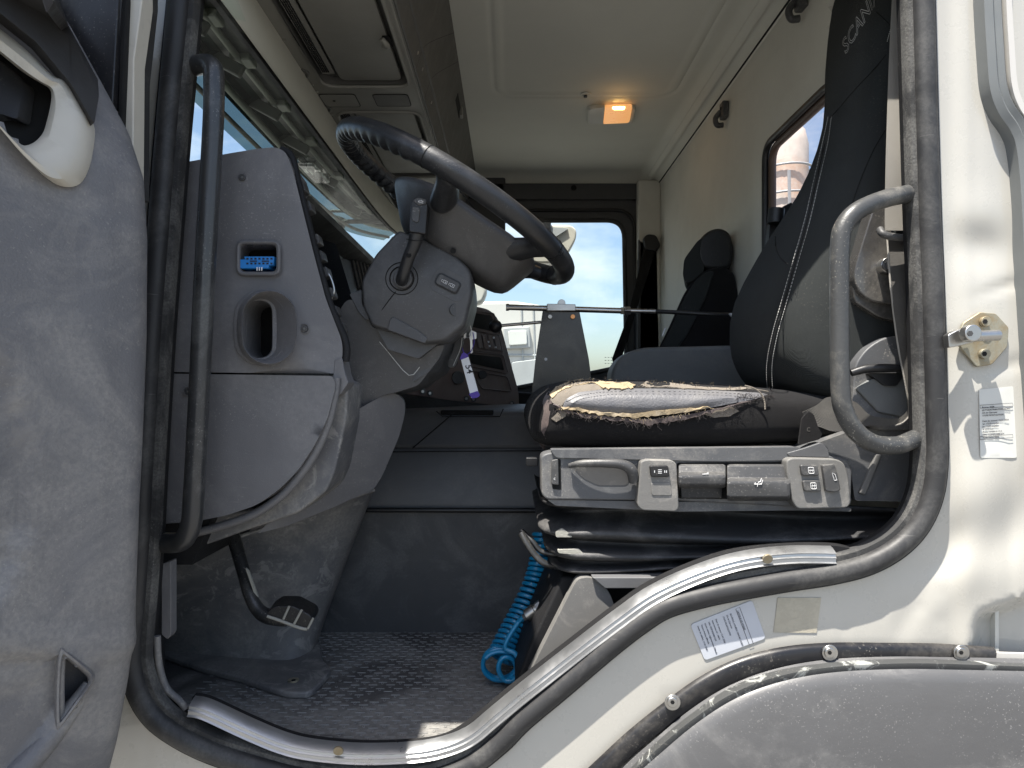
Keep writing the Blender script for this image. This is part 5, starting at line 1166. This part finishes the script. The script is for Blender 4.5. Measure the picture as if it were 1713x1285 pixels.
for a0, a1, r, m_, sg in ((0, .12, .007, 'switch', 16), (.10, .36, .0125, 'steel', 20), (.36, .44, .0105, 'steel', 20), (.44, .58, .012, 'steel', 6), (.58, .76, .0085, 'steel', 16), (.76, 1.0, .0115, 'steel', 6)):
    cyl('coupling', cp0 + cd * (a0 + a1) / 2, cd, r, cd.length * (a1 - a0), m_, hs_, seg=sg, bevel=.001)
ptube('supply_tube', [(927, 996, .255), (940, 988, .26), (960, 980, .30)], .006, 'bluec', hs_)
sb_ = tag(ptube('bent_bracket', [(872, 892, .20), (882, 910, .19), (896, 930, .185), (915, 944, .18), (955, 950, .19)], .0065, 'blackpaint'), 'black bent steel tube bracket under the front of the seat', 'bracket')
tag(ptube('bent_rod', [(872, 888, .215), (890, 905, .20), (905, 922, .195), (930, 928, .19)], .005, 'blackpaint'), 'thinner black bent rod just behind the tube bracket', 'rod')
# ============================================================ PILLAR HARDWARE
stt = thing('door_striker', 'corroded octagonal door striker plate with steel pin on the cream pillar', 'door striker', P(1640, 568, -.02))
yb_ = -.013
prism('striker_plate', rnd([(1612, 540), (1640, 522), (1666, 524), (1688, 548), (1686, 580), (1660, 610), (1634, 614), (1614, 590), (1600, 570)], 4), yb_, 'brass', stt, dv=(0, .006, 0), bevel=.0015)
prism('striker_arm', rnd([(1586, 560), (1600, 553), (1628, 545), (1632, 572), (1600, 580), (1588, 582)], 3), -.035, 'steel', stt, dv=(0, .014, 0), bevel=.002)
cyl('striker_pin', P(1645, 562, -.036), (1, .1, .05), .0085, .05, 'steel', stt); cyl('pin_head', P(1623, 558, -.051), (0, 1, 0), .013, .016, 'steel', stt, bevel=.002); cyl('pin_socket', P(1623, 558, -.0595), (0, 1, 0), .0045, .001, 'switch', stt, seg=6, bevel=0)
for q in ((1648, 538), (1647, 592)): cyl('striker_bolt', P(q[0], q[1], -.017), (0, 1, 0), .008, .007, 'brass', stt, seg=20); cyl('bolt_socket', P(q[0], q[1], -.0208), (0, 1, 0), .004, .001, 'void', stt, seg=6, bevel=0)
# stickers
def sticker(name, pts, y, m, label, r):
    return tag(prism(name, rnd(pts, r, 4), y, m, None, dv=(0, .0008, 0), bevel=0), label, 'sticker')
yfr = lambda a, b: body_y(a, b) - .0012
s1 = psheet('sticker', rnd([(1638, 652), (1695, 646), (1701, 766), (1640, 766)], [3, 3, 3, 3], 3), [], 9, yfr, 'labelpale', None, solid=.0004); tag(s1, 'pale measuring sticker with printed address lines on the pillar below the striker', 'sticker')
Lx = ['Bureau: 3048', 'AUTODISTRIBUTION BORIS', 'ZA de Clairvent', '17270 MONTGUYON', '', 'Date de mesure: 12-01-2026', 'wn 17270 imp/km', 'kn 17295 imp/km', 'le 3215 mm', 'Pneus: 315/80 R 22,5', 'VIN: YS2P4X20001234', 'Vérification: 3048']
yt_ = 683
for i, t_ in enumerate(Lx):
    if t_: 
        yy = yt_ + i * 4.6; q = P(1643 + i * .12, yy, min(body_y(x, yy) for x in (1645, 1665, 1690)) - .0022)
        text('printed_line', t_, .0036, q, (1, 0, .06), (0, 0, 1), 'ink', s1)
for y0 in (677, 729.5):
    c4 = [(1639.5, y0 + 1), (1694, y0 - 2.6), (1694.6, y0 + 2.8), (1640, y0 + 6)]
    a = Acc(); a.tube([P(x, y, min(body_y(q_, y) for q_ in (1645, 1665, 1690)) - .0022) for x, y in c4], .0003, 4, True); a.link('printed_frame', 'ink', s1, smooth=False)
LB = [(1155, 1045), (1258, 1004), (1281, 1068), (1179, 1105)]
yl_ = body_y(1215, 1055) - .0016
s2 = prism('sticker', rnd(LB, 6, 4), yl_, 'labelgrey', None, dv=(0, .0008, 0), bevel=0); tag(s2, 'silver grey rotated sticker with printed lines below the door seal', 'sticker')
ux = (P(1253, 1062, yl_) - P(1229, 1016, yl_)).normalized() ; ux = (P(1252, 1073, yl_) - P(1230, 1015, yl_)).normalized(); uz = Vector((-ux.z, 0, ux.x)) 
O2 = P(1233, 1018, yl_ - .0006)
L2 = ['LIMITEUR DE VITESSE', None, 'BO-FIOUL LOURDS CENTRE OUEST', 'ZA de Clairvent', '17270 MONTGUYON', None, 'Date de mesure: 12-01-2026', 'Intervention N°: 10675', 'VIN: YS2P4X20001234', 'Limite vitesse réglementaire: 90km/h', 'Vitesse limitée: 89km/h', 'Limite de validité: 11-01-2027']
for i, t_ in enumerate(L2):
    if t_: text('printed_line', t_, .0035, O2 - uz * (.0062 * i + .0015) + ux * .004, ux, uz, 'ink', s2)
a = Acc(); o = O2 + uz * .0045; a.tube([o, o + ux * .062, o + ux * .062 - uz * .0068, o - uz * .0068], .0003, 4, True); a.link('printed_frame', 'ink', s2, smooth=False)
s3 = prism('sticker', [(1301, 1000), (1374, 1000), (1366, 1059), (1294, 1058)], body_y(1330, 1030) - .0012, 'labeltan', None, dv=(0, .0006, 0), bevel=0); tag(s3, 'blank tan square sticker beside the printed silver one', 'sticker')

# ============================================================ OPEN DRIVER DOOR
dr = thing('driver_door', 'open driver door with grey moulded trim and cream pull handle', 'door', (-.65, -.05, -.6))
SP_ = [-120, -60, 0, 50, 135, 224, 299, 400, 560, 640, 740, 840, 940, 1040, 1075, 1096, 1136, 1175, 1233, 1287, 1380]
SX_ = [20, 50, 85, 115, 162, 210, 234, 240, 239, 236, 232, 227, 223, 220, 220, 213, 208, 201, 191, 177, 150]
pathl = [(20, 1310), (60, 1262), (98, 1212), (125, 1172), (148, 1142), (146, 1132), (128, 1114), (110, 1100)]
pl2 = catmull([(a, b, 0) for a, b in pathl], 5)
def door_disp(px, py):
    d = 0
    dmin = min(math.hypot(px - q.x, py - q.y) for q in pl2) if py > 1000 and px > -120 else 99
    d += .004 * math.exp(-(dmin / 9) ** 2)
    # pocket recess left of the ridge
    if py > 1080 and -200 < px < 146:
        xr = lerp([1098, 1114, 1132, 1142, 1172, 1212, 1262, 1310], [108, 126, 142, 142, 120, 92, 54, 14], py)
        d -= .010 * sstep(0, 14, xr - px) * sstep(1092, 1104, py)
    e = math.hypot((px + 110) / 158, (py - 800) / 258); d += -.013 * (1 - sstep(.97, 1.04, e))
    d += .003 * gau(px, py, 70, 1075, 120, 20) 
    return d
rows_ = []
ncol = 90
def dcurve(XB):
    return catmull([(-.72, -.02, 0), (XB - .11, -.075, 0), (XB - .040, -.135, 0), (XB, -.18, 0), (XB - .014, -.225, 0), (XB - .05, -.28, 0), (XB - .12, -.40, 0), (XB - .24, -.60, 0), (XB - .38, -.85, 0)], 12)
for k_ in range(160):
    py = -120 + 1500 * k_ / 159; XB = (lerp(SP_, SX_, py) - CX) / F * .92; z = -(py - CY) / F * .92
    cur = dcurve(XB); row = []
    for i, q in enumerate(cur):
        t = (cur[min(i + 1, len(cur) - 1)] - cur[max(i - 1, 0)]); nn = Vector((-t.y, t.x, 0)).normalized()
        if nn.x < 0: nn = -nn
        dd = q.y + D0; px = CX + F * q.x / dd; pyy = CY - F * z / dd
        dsp = door_disp(px, pyy) if q.y < -.17 else 0
        row.append(Vector((q.x, q.y, z)) + nn * dsp)
    rows_.append(row)
def dY(px, py, it=3):
    d_ = .85
    for _ in range(it): d_ = dY1(px, CY + (py - CY) * d_ / .92) + D0
    return d_ - D0
def dY1(px, py):
    XB = (lerp(SP_, SX_, py) - CX) / F * .92
    cur = dcurve(XB)[36:]
    for i in range(len(cur) - 1):
        a0 = CX + F * cur[i].x / (cur[i].y + D0); a1 = CX + F * cur[i + 1].x / (cur[i + 1].y + D0)
        if a1 <= px <= a0: return cur[i].y + (cur[i + 1].y - cur[i].y) * (a0 - px) / (a0 - a1)
    return -.18 if px > 100 else -.40
UT = rnd([(-160, -110), (60, -110), (88, -2), (118, 48), (164, 133), (166, 160), (158, 208), (118, 140), (60, 70), (0, 22), (-160, -60)], 6)
prism('upper_trim', UT, lambda a, b: dY(a, b) - .03, 'doorblack', dr, dv=(-.02, .02, 0), bevel=.004)
oo = [(-90, -10), (-40, 22), (0, 48), (45, 84), (88, 126), (112, 134), (134, 165), (157, 208), (158, 238), (150, 280), (134, 308), (108, 313), (80, 300), (40, 262), (0, 215), (-50, 160), (-90, 120)]
ii = [(-90, 20), (-40, 58), (0, 90), (40, 122), (66, 138), (82, 148), (86, 160), (84, 178), (78, 204), (72, 222), (60, 236), (46, 243), (36, 242), (20, 230), (-4, 208), (-50, 165), (-90, 130)]
n = len(rows_[0]); vv = [p for r in rows_ for p in r]; ff = []
PH = [(106, 1103), (116, 1106), (130, 1117), (144, 1130), (147, 1139), (143, 1148), (126, 1172), (106, 1199), (102, 1196), (102, 1150)]
php = [(124 + (q.x - 124) * 1.24, 1145 + (q.y - 1145) * 1.18) for q in catmull([(a, b, 0) for a, b in PH], 4, True)]
iip = [(q.x, q.y) for q in catmull([((a + c) / 2, (b + d) / 2, 0) for (a, b), (c, d) in zip(oo, ii)], 4, True)]
for i in range(len(rows_) - 1):
    for j in range(n - 1):
        c = (rows_[i][j] + rows_[i + 1][j + 1]) / 2; d_ = c.y + D0
        if c.y < -.17 and (inside((CX + F * c.x / d_, CY - F * c.z / d_), iip) or inside((CX + F * c.x / d_, CY - F * c.z / d_), php)): continue
        ff.append((i * n + j, i * n + j + 1, (i + 1) * n + j + 1, (i + 1) * n + j))
link('door_trim', vv, ff, 'doortrim', dr, solid=.004, soff=1)
def hr(pts, dy, s=1.0, cx=70, cy=190): return [P(cx + (a - cx) * s, cy + (b - cy) * s, dY(a, b) + dy) for a, b in catmull2(pts)]
def catmull2(pts): return [(q.x, q.y) for q in catmull([(a, b, 0) for a, b in pts], 4, True)]
mid = [((a + c) / 2 + 3, (b + d) / 2) for (a, b), (c, d) in zip(oo, ii)]
loft('handle_bezel', [hr(oo, .010), hr(oo, -.010, .995), hr([(a * .8 + c * .2, b * .8 + d * .2) for (a, b), (c, d) in zip(oo, ii)], -.020), hr(mid, -.022), hr([(a * .12 + c * .88, b * .12 + d * .88) for (a, b), (c, d) in zip(oo, ii)], -.014), hr(ii, -.004), hr(ii, .03)], 'creamplastic', dr, caps=False)
loft('handle_cavity', [hr(ii, .028), hr(ii, .05, .9)], 'void', dr, caps=True)
ph = lambda dy, k: hr(PH, dy, k, 124, 1145)
loft('pocket_mouth', [ph(.004, 1.56), ph(-.006, 1.46), ph(-.011, 1.30), ph(-.010, 1.14), ph(-.004, 1.02), ph(.012, .97), ph(.035, .95)], 'doortrim', dr, caps=False)
def dl(pts, o): return [P(a, b, dY(a, b) + o) for a, b in pts]
tube('pocket_lip', dl([(148, 1142), (132, 1170), (104, 1206), (70, 1248), (30, 1292), (-20, 1345)], .004), [.006, .010, .013, .015, .016, .016], 'doortrim', dr)
tube('pocket_edge', dl([(-60, 1098), (0, 1094), (60, 1092), (100, 1094), (112, 1088), (128, 1080), (150, 1082), (180, 1094), (198, 1106)], .0015), .0035, 'doortrim', dr)
tube('pocket_corner', dl([(104, 1096), (101, 1130), (101, 1200), (98, 1214)], .001), .0045, 'doortrim', dr)
loft('pocket_inside', [ph(.034, .97), ph(.05, .8)], 'dash', dr)
prism('pull_lever', rnd([(-90, 150), (0, 100), (40, 140), (30, 200), (0, 190), (-90, 200)], 8), lambda a, b: dY(a, b) + .012, 'black', dr, dv=(0, .02, 0), bevel=.004)
# door shell parts seen above the trim, at its hinge edge
for nm, pts, y, m_ in (('window_pane_edge', [(85, -140), (200, -140), (198, 0), (188, 180), (150, 140), (60, -20)], -.16, 'gasket'),
                       ('frame_edge_black', [(193, -140), (204, -140), (203, 0), (190, 170), (180, 168)], -.155, 'black'),
                       ('door_frame', [(197, -140), (222, -140), (236, -140), (238, 0), (224, 100), (222, 330), (190, 310), (206, 0)], -.14, 'creamplastic'),
                       ('frame_groove', [(203, -140), (212, -140), (212, 0), (200, 300), (194, 300), (202, 0)], -.150, 'void'),
                       ('hinge_seal', [(236, -140), (248, -140), (247, 0), (233, 130), (232, 330), (218, 330), (223, 100)], -.12, 'rubber')):
    prism(nm, pts, y, m_, dr, dv=(0, .03, 0), bevel=.002)
# outer skin of the door, and upper window frame (casts the real shadow)
e = Vector((-.5, -.866, 0)); H = Vector((-.72, -.03, 0)); nO = Vector((-.866, .5, 0))
def dq(s, z, o=0): return H + e * s + nO * o + Vector((0, 0, z))
def dbox(nm, s0, s1, z0, z1, o0, o1, m_, bevel=.005):
    a = Acc(); c = dq((s0 + s1) / 2, (z0 + z1) / 2, (o0 + o1) / 2); a.box(c, e * (s1 - s0) / 2, nO * (o1 - o0) / 2, (0, 0, (z1 - z0) / 2)); return a.link(nm, m_, dr, bevel=bevel)
dbox('outer_skin', 0, 1.15, -.75, .12, .03, .07, 'paint')
dbox('window_frame', .0, .07, .12, .78, .0, .04, 'paint'); dbox('window_frame', 1.08, 1.15, .12, .78, .0, .04, 'paint'); dbox('window_frame', 0, 1.15, .72, .78, .0, .0399, 'paint')
dbox('pane', .07, 1.08, .12, .72, .018, .022, 'glass', 0)

km = thing('sun_blocker', 'added unseen sun blocker on an arm above the open door', 'mirror', (-.8, -.2, 1.0))  # added out of view, shaped to shade the dash and most of the floor
box('blocker_box', (-.87, -.34, 1.07), (.66, .52, .14), 'black', km, .03)
box('blocker_step', (-.43, -.19, 1.06), (.26, .22, .10), 'black', km, .02)
tube('support_arm', [(-.7, .0, .98), (-.74, -.12, 1.02), (-.8, -.2, 1.05)], .02, 'black', km)
# ============================================================ OUTSIDE
tr = thing('parked_truck', 'white truck cab parked beyond the passenger window', 'truck', (0, 8, -1.75))
def o8(px, py, Y=8): return P(px, py, Y)
prism('cab_body', rnd([(740, 520), (800, 504), (860, 503), (905, 510), (945, 522), (958, 560), (965, 700), (965, 850), (740, 850)], 8), 8, 'paintw', tr, dv=(0, 2.2, 0), bevel=.05)
prism('side_panel', rnd([(842, 548), (886, 546), (888, 582), (844, 584)], 3), 7.93, 'truckgrey', tr, dv=(0, .08, 0), bevel=.02); prism('panel_inset', rnd([(850, 554), (881, 552), (882, 576), (852, 578)], 3), 7.90, 'labelpale', tr, dv=(0, .05, 0), bevel=.01)
prism('windscreen', rnd([(856, 606), (905, 600), (940, 604), (940, 640), (860, 648)], 4), 7.92, 'truckgrey', tr, dv=(0, .06, 0), bevel=.01)
for x in (872, 892): tube('panel_seam', [P(x, 510, 7.99), P(x + 4, 650, 7.99)], .012, 'truckgrey', tr, sm=0)
tube('panel_seam', [P(750, 592, 7.99), P(960, 596, 7.99)], .014, 'truckgrey', tr, sm=0)
tag(prism('wing_mirror', rnd([(790, 470), (812, 474), (815, 488), (808, 506), (790, 512), (778, 500)], 6), 2.6, 'labelpale', None, dv=(0, .08, 0), bevel=.02), 'small pale mirror just right of the steering column, outside', 'mirror', 'mirrors outside the far window')
wm = thing('wing_mirror', 'cream wing mirror with dark arm outside the top of the passenger window', 'mirror', P(935, 410, 2.35), 'mirrors outside the far window')
prism('mirror_shell', rnd([(880, 380), (920, 376), (955, 376), (965, 384), (964, 400), (950, 425), (930, 440), (895, 440), (880, 430)], 8), 2.35, 'creamplastic', wm, dv=(0, .10, 0), bevel=.02)
prism('mirror_glass', rnd([(905, 384), (925, 380), (952, 382), (930, 396), (905, 408)], 4), 2.338, 'truckgrey', wm, dv=(0, .03, 0), bevel=.004); prism('support_arm', [(904, 360), (922, 360), (922, 392), (904, 388)], 2.32, 'black', wm, dv=(0, .05, 0), bevel=.01)
si = thing('storage_silo', 'tall domed pinkish white silo seen through the rear window', 'silo', (12, 29, -1.75))
dS = 30; cxs = (1316 - CX) / F * dS; rs_ = 34 / F * dS
rg = []
for zpx, rf in ((900, 1), (340, 1), (300, 1), (245, 1), (222, .85), (208, .5), (203, .1)):
    z = -(zpx - CY) / F * dS; rg.append([Vector((cxs + rs_ * rf * math.cos(2 * math.pi * i / 32), dS - D0 + rs_ * rf * math.sin(2 * math.pi * i / 32), z)) for i in range(32)])
loft('tank', rg, 'tank', si)
for zpx in (285, 330): 
    z = -(zpx - CY) / F * dS; tube('railing', [(cxs + rs_ * 1.15 * math.cos(2 * math.pi * i / 24), dS - D0 + rs_ * 1.15 * math.sin(2 * math.pi * i / 24), z) for i in range(24)], .05, 'truckgrey', si, closed=True, sm=0, seg=6)
for x in (1292, 1320): tube('support', [P(x, 285, 27.5), P(x + 2, 420, 27.5)], .07, 'truckgrey', si, sm=0, seg=6)
